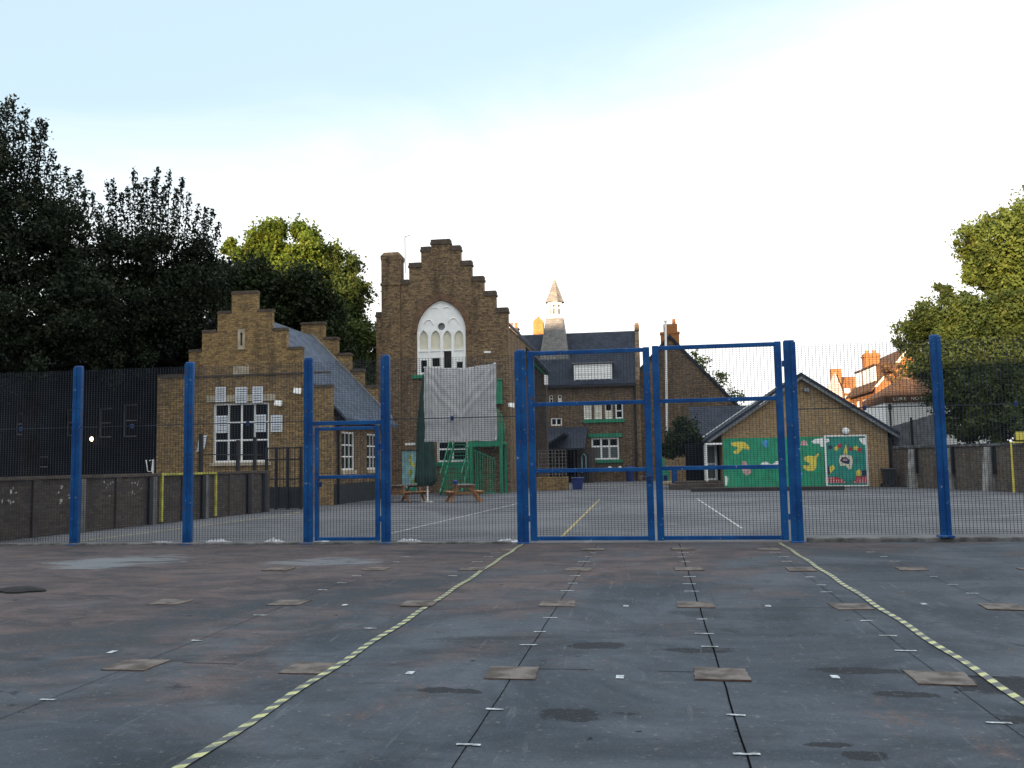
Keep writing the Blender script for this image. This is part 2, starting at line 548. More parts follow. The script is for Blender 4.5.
def root_loc(o):
    v = Vector((0, 0, 0))
    while o is not None:
        v += o.location
        o = o.parent
    return v


def tag(o, label, cat, group=None):
    o['label'] = label
    o['category'] = cat
    if group:
        o['group'] = group
    return o


def thing(name, label, cat, loc, group=None):
    o = D.objects.new(name, None)
    o.empty_display_size = .3
    COL.objects.link(o)
    o.location = loc
    return tag(o, label, cat, group)


def struct(mb, name, mat):
    o = mb.build(name, mat)
    o['kind'] = 'structure'
    return o


def children(o):
    return [c for c in D.objects if c.parent == o]


def copy_tree(o, loc, label, group=None, parent=None):
    c = o.copy()
    COL.objects.link(c)
    if parent is None:
        c.location = loc
        c['label'] = label
        if group:
            c['group'] = group
    else:
        c.parent = parent
    for ch in children(o):
        copy_tree(ch, None, None, None, c)
    return c


ORD = ['nearest', 'second nearest', 'third nearest', 'fourth nearest', 'fifth nearest', 'sixth nearest', 'seventh nearest', 'eighth nearest',
       'ninth nearest', 'tenth nearest', 'eleventh nearest', 'twelfth nearest', 'thirteenth nearest']

# ------------------------------------------------------------------ ground
FY = 18.4
struct(MB().box(-2500, 2500, -2500, 2500, -.5, -.01), 'ground', M['earth'])


def sheet(pts, z, name, mat):
    b = MB()
    b.face([(p[0], p[1], z) for p in pts])
    return struct(b, name, mat)


sheet([(-60, -24), (60, -24), (60, FY), (-60, FY)], -.004, 'market_yard', M['yard'])
sheet([(-40, FY), (40, FY), (40, 100), (-40, 100)], -.004, 'playground', M['tarmac'])


def seam(x, y0, y1, w=.016):
    rng = random.Random(int(x * 100))
    b = MB()
    ys = [y0 + (y1 - y0) * i / 40 for i in range(41)]
    xs = [x + rng.uniform(-.006, .006) for _ in ys]
    for i in range(40):
        b.face([(xs[i] - w, ys[i], .001), (xs[i] + w, ys[i], .001), (xs[i + 1] + w, ys[i + 1], .001), (xs[i + 1] - w, ys[i + 1], .001)])
    return struct(b, 'concrete_seam', M['seam'])


for x, w in ((-1.12, .0032), (.475, .006), (2.09, .0022), (3.7, .0025), (-4.36, .0025)):
    seam(x, 2.5, FY - .15, w)
for y in (7.3, 10.75, 14.1):
    b = MB()
    xs = [-9 + i * .5 for i in range(36)]
    rng = random.Random(int(y * 10))
    yy = [y + rng.uniform(-.012, .012) for _ in xs]
    for i in range(35):
        if rng.random() < .3:
            b.face([(xs[i], yy[i] - .005, .001), (xs[i + 1], yy[i + 1] - .005, .001), (xs[i + 1], yy[i + 1] + .005, .001), (xs[i], yy[i] + .005, .001)])
    struct(b, 'concrete_crack', M['seam'])


def blob(cx, cy, rx, ry, seed, n=40, rough=.35):
    rng = random.Random(seed)
    ph = [(rng.uniform(0, 6.28), rng.uniform(.3, 1) * rough / (k ** .7)) for k in range(1, 9)]
    out = []
    for i in range(n):
        t = 2 * math.pi * i / n
        r = 1 + sum(a * math.sin(k * t + p0) for k, (p0, a) in enumerate(ph, 1))
        r = max(r, .15)
        out.append((cx + rx * r * math.cos(t), cy + ry * r * math.sin(t)))
    return out


def stain(px, py, rx, ry, seed, mat, name='floor_stain', z=0., rough=.35):
    c = gnd(px, py)
    return sheet(blob(c.x, c.y, rx, ry, seed, 48, rough), z, name, mat)


# hazard tape
hz = 'yellow and black hazard tape lines'
for x, lab in ((-2.62, 'worn yellow and black hazard tape stuck along the yard left of the gates'),
               (2.40, 'worn yellow and black hazard tape running to the right hand gate post')):
    rng = random.Random(4)
    b = MB()
    ys = [2.5 + (FY - 2.7) * i / 60 for i in range(61)]
    for i in range(60):
        w = .034
        j0, j1 = .012 * math.sin(i * .9 + x), .012 * math.sin((i + 1) * .9 + x)
        b.face([(x + j0 - w, ys[i], .006), (x + j0 + w, ys[i], .006), (x + j1 + w, ys[i + 1], .006), (x + j1 - w, ys[i + 1], .006)])
    tag(b.build('hazard_tape', M['hazard']), lab, 'tape', hz)

# concrete pads between the pitches
pads = {-5.95: 'far left', -4.36: 'second left', -2.78: 'third left', -1.13: 'middle left',
        .475: 'black seam', 2.08: 'third right', 3.72: 'second right', 5.35: 'far right'}
proto_pad = None
first_rows = {-5.95: 1}
for x, where in pads.items():
    for j, y in enumerate((7.17, 10.55, 13.95, 17.0)):
        if j < first_rows.get(x, 0) or (abs(x) > 5 and j == 3) or (j == 3 and x in (-4.36, 3.72)):
            continue
        rng = random.Random(int(x * 37) + j)
        xx, yy = x + rng.uniform(-.05, .05), y + rng.uniform(-.06, .06)
        b = MB()
        h = rng.uniform(.004, .012)
        ring = []
        for cx, cy in ((-.2, -.2), (.2, -.2), (.2, .2), (-.2, .2)):
            ring.append((cx + rng.uniform(-.02, .02), cy + rng.uniform(-.025, .025)))
        full = []
        for i in range(4):
            p0, p1 = ring[i], ring[(i + 1) % 4]
            for q in range(5):
                t = q / 5
                full.append((p0[0] * (1 - t) + p1[0] * t + rng.uniform(-.006, .006), p0[1] * (1 - t) + p1[1] * t + rng.uniform(-.006, .006)))
        n = len(full)
        for i in range(n):
            p0, p1 = full[i], full[(i + 1) % n]
            b.face([(p0[0], p0[1], -.004), (p1[0], p1[1], -.004), (p1[0], p1[1], h), (p0[0], p0[1], h)], 1)
        b.face([(p0[0], p0[1], h) for p0 in full], 0)
        o = b.build('concrete_pad', [M['pad_face'], M['pad_edge']])
        o.location = (xx, yy, 0)
        o.rotation_euler.z = rng.uniform(-.04, .04)
        tag(o, 'square raised concrete pad, %s in the %s column' % (ORD[j - first_rows.get(x, 0)], where), 'floor pad', 'square pads set in rows across the yard')

# tape strips across the seams
names = {-2.78: 'left hazard tape line', -1.12: 'thin seam left of the gate meeting', .475: 'bold black seam below the gates', 2.09: 'seam left of the right hazard tape',
         3.70: 'seam right of the right hazard tape', -4.36: 'faint seam far left'}
for x, where in names.items():
    k = 0
    for y in (5.3, 6.08, 8.22, 8.9, 9.62, 11.6, 12.3, 13.1, 15.0, 15.7, 16.4):
        rng = random.Random(int(x * 91 + y * 17))
        if x < -2 and rng.random() < .25:
            continue
        w = rng.uniform(.055, .095)
        xx, yy, a = x + rng.uniform(-.04, .04) - (.12 if x == -2.78 else 0), y + rng.uniform(-.05, .05), rng.uniform(-.12, .12)
        b = MB()
        h = .016
        nseg = 6
        for i in range(nseg):
            u0_, u1_ = -w + 2 * w * i / nseg, -w + 2 * w * (i + 1) / nseg
            e = [rng.uniform(-.004, .004) for _ in range(4)]
            b.face([(u0_, -h + e[0], .003), (u1_, -h + e[1], .003), (u1_, h + e[2], .003), (u0_, h + e[3], .003)])
        o = b.build('tape_strip', M['tape'])
        o.location = (xx, yy, 0)
        o.rotation_euler.z = a
        tag(o, 'short white tape strip, %s along the %s' % (ORD[k], where), 'tape strip', 'white tape strips across the yard seams')
        k += 1
# small square numbers halfway between the pads
for i, (px, py) in enumerate(((620, 677), (835, 677), (626, 606), (768, 606), (924, 604), (410, 673), (345, 605), (112, 652))):
    c = gnd(px, py)
    b = MB()
    b.face([(-.03, -.05, .003), (.03, -.05, .003), (.03, .05, .003), (-.03, .05, .003)])
    o = b.build('pitch_marker', M['tape'])
    o.location = (c.x, c.y, 0)
    lab = ['in front row between the two middle pads', 'in front row right of the black seam', 'in second row left of the black seam', 'in second row right of the black seam',
           'in second row right of the right hazard tape', 'in front row right of the left hazard tape', 'in second row left of the left hazard tape', 'just beyond the leftmost pad of the front row'][i]
    tag(o, 'white square marker ' + lab, 'floor marker', 'small white markers stuck on the yard')
c = gnd(19, 591)
b = MB()
bl = blob(c.x, c.y, .34, .26, 31, 30, .25)
b.loft([[(x, y, -.004) for x, y in bl], [(c.x + (x - c.x) * .95, c.y + (y - c.y) * .95, .02) for x, y in bl], [(c.x + (x - c.x) * .5, c.y + (y - c.y) * .5, .05) for x, y in bl]])
tag(b.build('floor_rag', M['rag'], loc=(c.x, c.y, 0)), 'flat black rag lying on the yard at the far left', 'rag')

# playground lines
def line(p, q, w, mat, name='court_line', z=.001):
    p, q = Vector(p), Vector(q)
    d = (q - p).normalized() * 1
    n = Vector((-d.y, d.x)) * w / 2
    sheet([p - n, q - n, q + n, p + n], z, name, mat)


G = lambda px, py: gnd(px, py).xy
line((2.05, 22.0), (1.80, 38.5), .06, M['line_white'])
line((-2.0, 19.5), (-2.25, 38.5), .07, M['line_yellow'])
line(G(388, 534), G(520, 503), .06, M['line_white'])
line(G(80, 541), G(285, 515), .08, M['line_yellow'])
line(G(285, 515), G(300, 512), .08, M['line_yellow'])
line(G(150, 532), G(330, 520), .06, M['faint_line'])
line(G(545, 497), G(600, 503), .10, M['faint_line'])
line(G(430, 512), G(520, 509), .08, M['faint_line'])
line(G(560, 514), G(640, 514), .07, M['faint_line'])
line(G(540, 536), G(780, 534), .06, M['faint_line'])
b = MB()
cc = gnd(905, 505)
for i in range(48):
    t0, t1 = 2 * math.pi * i / 48, 2 * math.pi * (i + 1) / 48
    for rr in (3.2,):
        b.face([(cc.x + (rr + e) * math.cos(t), cc.y + (rr + e) * math.sin(t) * 1.9, .001) for e, t in ((0, t0), (.09, t0), (.09, t1), (0, t1))])
struct(b, 'court_circle', M['faint_line'])

# kerb along the fence foot and crumpled plastic caught against it
b = MB()
b.bevbox(-18, -2.9, FY - .10, FY + .12, -.05, .035, .02)
struct(b, 'fence_kerb', M['kerb'])
b = MB()
b.bevbox(2.95, 14, FY - .04, FY + .16, -.05, .08, .02)
struct(b, 'fence_kerb', M['kerb'])


def crumple(px, w, d, h, seed, label):
    rng = random.Random(seed)
    c = gnd(px, 542)
    nx, ny = 16, 6
    b = MB()
    P = [[(-w / 2 + w * i / nx + rng.uniform(-.02, .02), -d / 2 + d * j / ny + rng.uniform(-.015, .015),
           .002 + max(0, h * math.sin(math.pi * i / nx) * math.sin(math.pi * j / ny) * rng.uniform(.2, 1.1))) for j in range(ny + 1)] for i in range(nx + 1)]
    for i in range(nx):
        for j in range(ny):
            b.face([P[i][j], P[i + 1][j], P[i + 1][j + 1], P[i][j + 1]])
    o = b.build('plastic_sheet', M['plastic'])
    o.location = (c.x, FY + .32 if seed % 2 else FY - .30, 0)
    tag(o, label, 'plastic sheet', 'crumpled plastic along the fence foot')


crumple(167, .55, .25, .05, 1, 'flat pale plastic sheet at fence foot left of second blue post')
crumple(222, .65, .25, .10, 3, 'crumpled pale plastic at fence foot right of the second blue post')
crumple(276, .5, .25, .12, 5, 'crumpled pale plastic left of the small gate')
crumple(319, .5, .3, .13, 7, 'bunched pale plastic inside the foot of the small gate')
crumple(408, .6, .25, .10, 9, 'crumpled pale plastic right of the small gate')
crumple(507, .55, .3, .07, 11, 'flattened pale plastic left of the double gates')
crumple(920, 1.0, .25, .05, 13, 'long pale plastic strip at foot of the right hand fence post')
crumple(1000, .9, .25, .05, 15, 'pale plastic strip at fence foot in the far right corner')

# ------------------------------------------------------------------ mesh fence
Z0, ZT = .06, 3.86
PITCH_W = .066


def wires(x0, x1, z0, z1, y, b=None, r=.0034):
    b = b or MB()
    n = max(1, round((x1 - x0) / PITCH_W))
    for i in range(n + 1):
        x = x0 + (x1 - x0) * i / n
        b.box(x - r, x + r, y - r, y + r, z0, z1)
    nz = max(1, round((z1 - z0) / .0415))
    for i in range(nz + 1):
        z = z0 + (z1 - z0) * i / nz
        b.box(x0, x1, y - .0035 - r, y - r, z - .0024, z + .0024)
    return b


def post(x, root, z0=0., wide=.20):
    b = MB()
    b.bevbox(x - wide * .42, x + wide * .42, FY - .02, FY + .10, z0, 3.97, .014)
    b.bevbox(x - wide * .5, x - wide * .10, FY - .035, FY - .02, z0 + .02, 3.93, .006)
    b.bevbox(x + wide * .10, x + wide * .5, FY - .035, FY - .02, z0 + .02, 3.93, .006)
    for i in range(11):
        z = z0 + .15 + i * .36
        for s in (-.3, .3):
            b.tube([(x + wide * s, FY - .034, z), (x + wide * s, FY - .050, z)], .014, 6)
    o = b.build('post', M['blue'], root)
    d = MB()
    d.bevbox(x - .13, x + .13, FY - .12, FY + .18, z0 - .02, z0 + .018, .01)
    d.build('base_plate', M['blue'], o)
    return o


def panel(x0, x1, root, z0=Z0, y=FY - .012, clip=True):
    zm = 2.59
    o = wires(x0, x1, z0, zm - .01, y).build('lower_mesh_panel', M['wire'], root)
    o = wires(x0, x1, zm + .01, ZT, y).build('upper_mesh_panel', M['wire'], root)
    e = MB()
    e.box(x0, x1, y - .008, y + .012, zm - .006, zm + .006)
    e.build('joint_strip', M['wire'], root)
    if clip:
        xc = (x0 + x1) / 2
        e = MB()
        e.bevbox(xc - .032, xc + .032, y - .03, y + .03, zm - .055, zm + .04, .01)
        e.build('panel_clip', M['navy_clip'], root)


LP = [-18.2, -15.42, -12.68, -10.0, -7.25]
root = thing('mesh_fence', 'tall blue post and weld mesh fence run left of the small gate', 'fence', (-12.7, FY, 0), 'runs of tall blue mesh fence')
for x in LP:
    post(x, root)
for a_, b_ in zip(LP, LP[1:]):
    panel(a_ + .09, b_ - .09, root)
root = thing('mesh_fence', 'short blue mesh fence run with a grey sheet, between small gate and double gates', 'fence', (-4, FY, 0), 'runs of tall blue mesh fence')
post(-5.54, root); post(-2.64, root, 0, .24)
panel(-5.45, -2.75, root)
# mesh above the small gate belongs to this run
o = wires(-7.16, -5.63, 2.60, ZT, FY - .012).build('overhead_mesh_panel', M['wire'], root)
b = MB()
b.bevbox(-7.17, -5.62, FY - .04, FY + .04, 2.50, 2.585, .01)
b.build('transom_bar', M['blue'], root)
RP = [2.76, 5.50, 8.25, 11.0, 13.8]
root = thing('mesh_fence', 'tall blue mesh fence run right of the double gates on a low kerb', 'fence', (8, FY, 0), 'runs of tall blue mesh fence')
for i, x in enumerate(RP):
    post(x, root, 0 if i == 0 else .10, .24 if i == 0 else .20)
for a_, b_ in zip(RP, RP[1:]):
    panel(a_ + .10, b_ - .10, root, .14)


def gate_leaf(name, label, x0, x1, z0, z1, rails, w, hinge_left, handle_z=None, rail_h=.08):
    root = thing(name, label, 'gate', ((x0 if hinge_left else x1), FY, 0))
    f = MB()
    f.bevbox(x0, x0 + w, FY - .05, FY + .05, z0, z1, .012)
    f.build('stile', M['blue'], root)
    f = MB()
    f.bevbox(x1 - w, x1, FY - .05, FY + .05, z0, z1, .012)
    f.build('stile', M['blue'], root)
    for z in rails:
        f = MB()
        h = rail_h
        f.bevbox(x0 + w, x1 - w, FY - .045, FY + .045, z - h / 2, z + h / 2, .010)
        f.build('rail', M['blue'], root)
    zs = sorted(rails)
    mb = MB()
    for a_, b_ in zip(zs, zs[1:]):
        wires(x0 + w, x1 - w, a_ + .04, b_ - .04, FY - .006, mb)
    mb.build('mesh_panel', M['wire'], root)
    xh = x0 if hinge_left else x1
    for z in (z0 + .45, z1 - .45):
        h = MB()
        h.tube([(xh + (-.03 if hinge_left else .03), FY - .02, z - .06), (xh + (-.03 if hinge_left else .03), FY - .02, z + .06)], .026, 8)
        h.build('hinge', M['blue'], root)
    if handle_z:
        xl = x1 - w if hinge_left else x0 + w
        s = 1 if hinge_left else -1
        h = MB()
        h.bevbox(xl + .02, xl + .10, FY - .085, FY - .052, handle_z - .06, handle_z + .06, .01)
        h.tube([(xl + .05, FY - .085, handle_z + .03), (xl + .05, FY - .13, handle_z + .03), (xl - .08 * s, FY - .13, handle_z + .03)], .012, 6)
        h.build('latch', M['navy_clip'], root)
    return root


gate_leaf('gate_leaf', 'left blue framed mesh leaf of the tall double gates', -2.49, .015, .04, 3.93, [.09, 1.46, 2.82, 3.88], .135, True, 1.28)
gate_leaf('gate_leaf', 'right blue framed mesh leaf of the tall double gates', .065, 2.60, .04, 3.95, [.09, 1.47, 2.82, 3.90], .135, False, 1.28)
gate_leaf('pedestrian_gate', 'small blue framed mesh gate under a transom bar', -7.10, -5.68, .06, 2.47, [.10, 1.40, 2.425], .085, False, 1.25, .07)

# grey white sheet tied to the back of the fence
nx, nz = 60, 80
b = MB()
P = []
for i in range(nx + 1):
    u = i / nx
    col_ = []
    for j in range(nz + 1):
        v = j / nz
        x = -4.72 + 1.55 * u
        sag = .07 * (1 - (2 * u - 1) ** 2)
        z = 2.10 + (1.60 + .03 * u - sag) * v
        vv = v - .36 - 1.05 * abs(u - .5)
        fold = .012 * math.sin(34 * vv) * math.exp(-(vv / .13) ** 2) + .007 * math.sin(40 * v) * math.exp(-((abs(u - .5) - .5) / .10) ** 2) + .010 * math.sin(23 * u + 5 * v)
        y = FY + .085 + fold + .05 * (1 - (2 * u - 1) ** 2) * v
        col_.append((x + .01 * math.sin(9 * v), y, z + .008 * math.sin(20 * u)))
    P.append(col_)
for i in range(nx):
    for j in range(nz):
        b.face([P[i][j], P[i + 1][j], P[i + 1][j + 1], P[i][j + 1]])
o = b.build('cloth_sheet', M['cloth'], smooth=True, loc=(-3.95, FY + .06, 2.1))
sm = o.modifiers.new('thick', 'SOLIDIFY'); sm.thickness = .004
for tx_, tz_ in ((-4.70, 3.66), (-4.32, 3.64), (-3.95, 3.62), (-3.55, 3.65), (-3.19, 3.70), (-4.70, 2.13), (-3.19, 2.13)):
    e = MB(); e.tube([(tx_, FY + .10, tz_), (tx_, FY + .0, tz_ + .02), (tx_ + .01, FY - .025, tz_), (tx_ + .02, FY + .06, tz_ - .03)], .006, 5); e.build('cord_tie', M['paper'], o)
tag(o, 'square grey white sheet tied behind the fence mesh, sagging at its top edge', 'sheet')


# ------------------------------------------------------------------ building helpers
def rect(x0, x1, z0, z1):
    return [(x0, z0), (x1, z0), (x1, z1), (x0, z1)]


def window(root, x0, x1, z0, z1, y, cols, rows, mat='white', pane='glass', fr=.07, bar=.045, name='window', sill=None, lintel=None, axis='y', s=1):
    """frame with glazing bars as one part, its panes as a sub-part. axis 'y': faces -y; 'x': lies in a plane of constant x"""
    f = MB()
    tr = (lambda a0, a1, b0, b1, c0, c1: f.box(a0, a1, b0, b1, c0, c1)) if axis == 'y' else (lambda a0, a1, b0, b1, c0, c1: f.box(b0, b1, a0, a1, c0, c1))
    tr(x0, x0 + fr, y - .03 * s, y + .06 * s, z0, z1)
    tr(x1 - fr, x1, y - .03 * s, y + .06 * s, z0, z1)
    tr(x0 + fr, x1 - fr, y - .03 * s, y + .06 * s, z0, z0 + fr)
    tr(x0 + fr, x1 - fr, y - .03 * s, y + .06 * s, z1 - fr, z1)
    cx = [x0 + fr + (x1 - x0 - 2 * fr) * c for c in (cols if isinstance(cols, (list, tuple)) else [i / cols for i in range(1, cols)])]
    rz = [z0 + fr + (z1 - z0 - 2 * fr) * c for c in (rows if isinstance(rows, (list, tuple)) else [i / rows for i in range(1, rows)])]
    for c in cx:
        tr(c - bar / 2, c + bar / 2, y - .022 * s, y + .05 * s, z0 + fr, z1 - fr)
    for r in rz:
        e = [x0 + fr] + cx + [x1 - fr]
        for a_, b_ in zip(e, e[1:]):
            tr(a_ + (bar / 2 if a_ in cx else 0), b_ - (bar / 2 if b_ in cx else 0), y - .018 * s, y + .046 * s, r - bar / 2, r + bar / 2)
    w = f.build(name, M[mat], root)
    f = MB()
    tr(x0 + .02, x1 - .02, y + .012 * s, y + .026 * s, z0 + .02, z1 - .02)
    f.build('pane', M[pane], w)
    if sill:
        f = MB()
        tr(x0 - .12, x1 + .12, y - .22 * s, y + .02 * s, z0 - sill[1], z0 - .003)
        f.build('sill', M[sill[0]], w)
    if lintel:
        f = MB()
        tr(x0 - .15, x1 + .15, y - .19 * s, y + .02 * s, z1 + .003, z1 + lintel[1])
        f.build('lintel', M[lintel[0]], w)
    return w


def steps_outline(x0, x1, zb, left, right, top):
    """stepped gable outline, counter-clockwise. left/right: lists of (x, z) from the eaves up: at x the wall rises to z"""
    pts = [(x0, zb), (x1, zb)]
    for x, z in right:
        pts.append((x, z))
        pts.append((None, z))
    # fill the horizontal runs
    out = [(x0, zb), (x1, zb)]
    prev = None
    r = right
    for i, (x, z) in enumerate(r):
        out.append((x, z))
        nxt = r[i + 1][0] if i + 1 < len(r) else None
        if nxt is not None:
            out.append((nxt, z))
    l = list(reversed(left))
    out.append((top[1], r[-1][1])); out.append((top[1], top[2])); out.append((top[0], top[2])); out.append((top[0], l[0][1]))
    for i, (x, z) in enumerate(l):
        out.append((x, z))
        if i + 1 < len(l):
            out.append((x, l[i + 1][1]))
    return out


def copings(root, steps, y0, y1, h, mat, over=.05):
    """one dark brick cap on each step: steps = (x0, x1, ztop)"""
    for x0, x1, z in steps:
        b = MB()
        b.box(x0 - over, x1 + over, y0 - over, y1 + over, z, z + h * .45)
        b.box(x0 - over * .4, x1 + over * .4, y0 - over * .4, y1 + over * .4, z + h * .45 + .002, z + h)
        b.build('coping', M[mat], root)


def gable_roof(root, x0, x1, y0, y1, ze, zr, mat, th=.12, over=.25, xr=None, name='roof'):
    """pitched roof, ridge along y"""
    xr = (x0 + x1) / 2 if xr is None else xr
    sl = (zr - ze) / (xr - x0)
    poly = [(x0 - over, ze - over * sl), (xr, zr), (x1 + over, ze - over * sl), (x1 + over, ze - over * sl + th), (xr, zr + th * 1.3), (x0 - over, ze - over * sl + th)]
    b = MB().prism(poly, y0, y1)
    return b.build(name, M[mat], root)


def ridge_x_roof(root, x0, x1, y0, yr, y1, ze, zr, mat, th=.12, over=.3, name='roof'):
    sl = (zr - ze) / (yr - y0)
    poly = [(y0 - over, ze - over * sl), (yr, zr), (y1 + over, ze - over * sl), (y1 + over, ze - over * sl + th), (yr, zr + th * 1.3), (y0 - over, ze - over * sl + th)]
    return MB().prism(poly, x0, x1, axis='x').build(name, M[mat], root)


def floodlight(root_label, p, out, group=None, pale=True, cat='floodlight'):
    root = thing('floodlight', root_label, cat, p, group)
    x, y, z = p
    b = MB(); b.tube([(x, y, z), (x, y - out * .6, z + .05)], .03, 6); b.build('bracket', M['black_metal'], root)
    b = MB()
    yy = y - out
    b.loft([[(x - .16, yy, z - .10), (x + .16, yy, z - .16), (x + .16, yy + .08, z + .10), (x - .16, yy + .08, z + .12)],
            [(x - .12, yy + .22, z - .04), (x + .12, yy + .22, z - .06), (x + .12, yy + .22, z + .10), (x - .12, yy + .22, z + .10)]])
    b.build('lamp_head', M['white' if pale else 'black_metal'], root)
    b = MB()
    b.face([(x - .13, yy - .004, z - .08), (x + .13, yy - .004, z - .13), (x + .13, yy + .062, z + .07), (x - .13, yy + .062, z + .09)])
    b.build('lens', M['white' if pale else 'grey_glass'], root)
    return root


# ------------------------------------------------------------------ left school building
Y1 = 36.0
root = thing('school_building', 'yellow brick school building with stepped gable and large white window, left', 'building', (-17.1, Y1, 0))
left = [(-21.03, 5.55), (-19.60, 6.60), (-19.0, 7.42), (-18.30, 8.22)]
right = [(-13.15, 4.90), (-14.48, 6.55), (-15.17, 7.39), (-15.83, 8.22)]
outl = steps_outline(-21.03, -13.15, 0, left, right, (-17.66, -16.50, 9.05))
holes = [rect(-18.45, -15.93, 1.83, 4.37), rect(-17.28, -17.06, 6.75, 7.42)]
b = MB().prism(outl, Y1, Y1 + .24, holes=holes)
b.build('front_gable', M['yellow_brick'], root)
st = []
for i, (x, z) in enumerate(left):
    nx_ = left[i + 1][0] if i + 1 < len(left) else -17.66
    st.append((x, nx_ - .06, z))
for i, (x, z) in enumerate(right):
    nx_ = right[i + 1][0] if i + 1 < len(right) else -16.50
    st.append((nx_ + .06, x, z))
copings(root, st + [(-17.66, -16.50, 9.05)], Y1, Y1 + .24, .13, 'cap_brick', .02)
# horizontal string course, slit window, stone plaque, stone lintel, window
b = MB()
for x0_, x1_ in ((-20.9, -13.2),):
    b.box(x0_, x1_, Y1 - .04, Y1 - .002, 5.50, 5.58)
b.build('string_course', M['cap_brick'], root)
b = MB()
b.prism(rect(-17.35, -17.03, 6.64, 7.52), Y1 - .05, Y1 + .1, holes=[rect(-17.24, -17.14, 6.82, 7.36)])
w = b.build('slit_window', M['stone'], root)
MB().box(-17.3, -17.05, Y1 + .12, Y1 + .2, 6.7, 7.5).build('pane', M['glass'], w)
MB().bevbox(-17.55, -16.83, Y1 - .045, Y1 - .002, 5.58, 5.92, .01).build('stone_plaque', M['stone'], root)
for a_, b_ in ((-18.75, -18.42), (-18.02, -17.52), (-17.18, -16.66), (-16.28, -15.60)):
    pass
MB().box(-18.75, -15.62, Y1 - .05, Y1 - .002, 4.42, 4.70).build('stone_lintel', M['stone'], root)
w = window(root, -18.45, -15.93, 1.83, 4.37, Y1 + .10, [.25, .50, .75], [.36, .68], bar=.07, fr=.09)
MB().box(-18.55, -15.83, Y1 - .08, Y1 - .002, 1.70, 1.83).build('sill', M['stone'], w)
# side wall, windows, plinth, rear stepped gable, roof
SX, Y2 = -13.16, 44.0
sw = [(37.3, 38.5), (39.9, 41.1)]
b = MB()
hs = [rect(37.2, 38.85, 1.42, 3.10), rect(40.7, 42.3, 1.42, 3.10)]
b.prism(rect(Y1 + .242, Y2, 0, 3.72), SX, SX - .35, axis='x', holes=hs)
b.build('side_wall', M['brown_brick'], root)
for h in hs:
    w = window(root, h[0][0], h[1][0], 1.42, 3.10, SX - .06, 3, 3, axis='x', s=-1, fr=.08, bar=.06)
    f = MB(); f.box(SX - .1, SX + .10, h[0][0] - .12, h[1][0] + .12, 1.24, 1.417); f.build('sill', M['stone'], w)
MB().box(SX + .002, SX + .05, Y1 + .25, Y2 - .01, 0, .85).build('painted_plinth', M['plinth'], root)
MB().box(SX + .055, SX + .14, Y1 + .5, Y1 + .58, .0, 3.55).build('downpipe', M['black_metal'], root)
MB().box(SX + .002, SX + .20, Y1 + .41, Y2 - .01, 3.58, 3.70).build('gutter', M['black_metal'], root)
MB().prism(rect(Y1 + .402, Y2, 0, 4.05), -21.0, -20.65, axis='x').build('side_wall', M['brown_brick'], root)
rl = [(x, z) for x, z in ((-21.2, 4.6), (-20.2, 5.5), (-19.6, 6.4), (-19.0, 7.25), (-18.35, 8.1))]
rr_ = [(-13.05, 4.25), (-13.72, 5.55), (-14.45, 6.40), (-15.12, 7.25), (-15.82, 8.10)]
b = MB().prism(steps_outline(-21.2, -13.05, 0, rl, rr_, (-17.75, -16.55, 8.92)), Y2, Y2 + .4)
b.build('rear_gable', M['yellow_brick'], root)
st = []
for i, (x, z) in enumerate(rr_):
    nx_ = rr_[i + 1][0] if i + 1 < len(rr_) else -16.55
    st.append((nx_ + .06, x, z))
copings(root, st + [(-17.75, -16.55, 8.92)], Y2, Y2 + .4, .13, 'cap_brick')
MB().prism([(-21.15, 3.75), (-17.1, 8.15), (-12.58, 3.47), (-12.58, 3.59), (-17.1, 8.30), (-21.15, 3.87)], Y1 + .245, Y2 - .003).build('roof', M['pale_slate'], root)
MB().prism([(-12.86, 3.88), (-12.86, 4.02), (-17.1, 8.43), (-17.1, 8.29)], Y2 - .28, Y2 - .005).build('verge_flashing', M['lead'], root)

floodlight('small white floodlight on the yellow brick gable right of the window', tuple(at(280, 403, Y1)), .25, 'floodlights on the buildings')
floodlight('white floodlight high on the right corner of the left gable', tuple(at(300, 391, Y1)), .35, 'floodlights on the buildings')

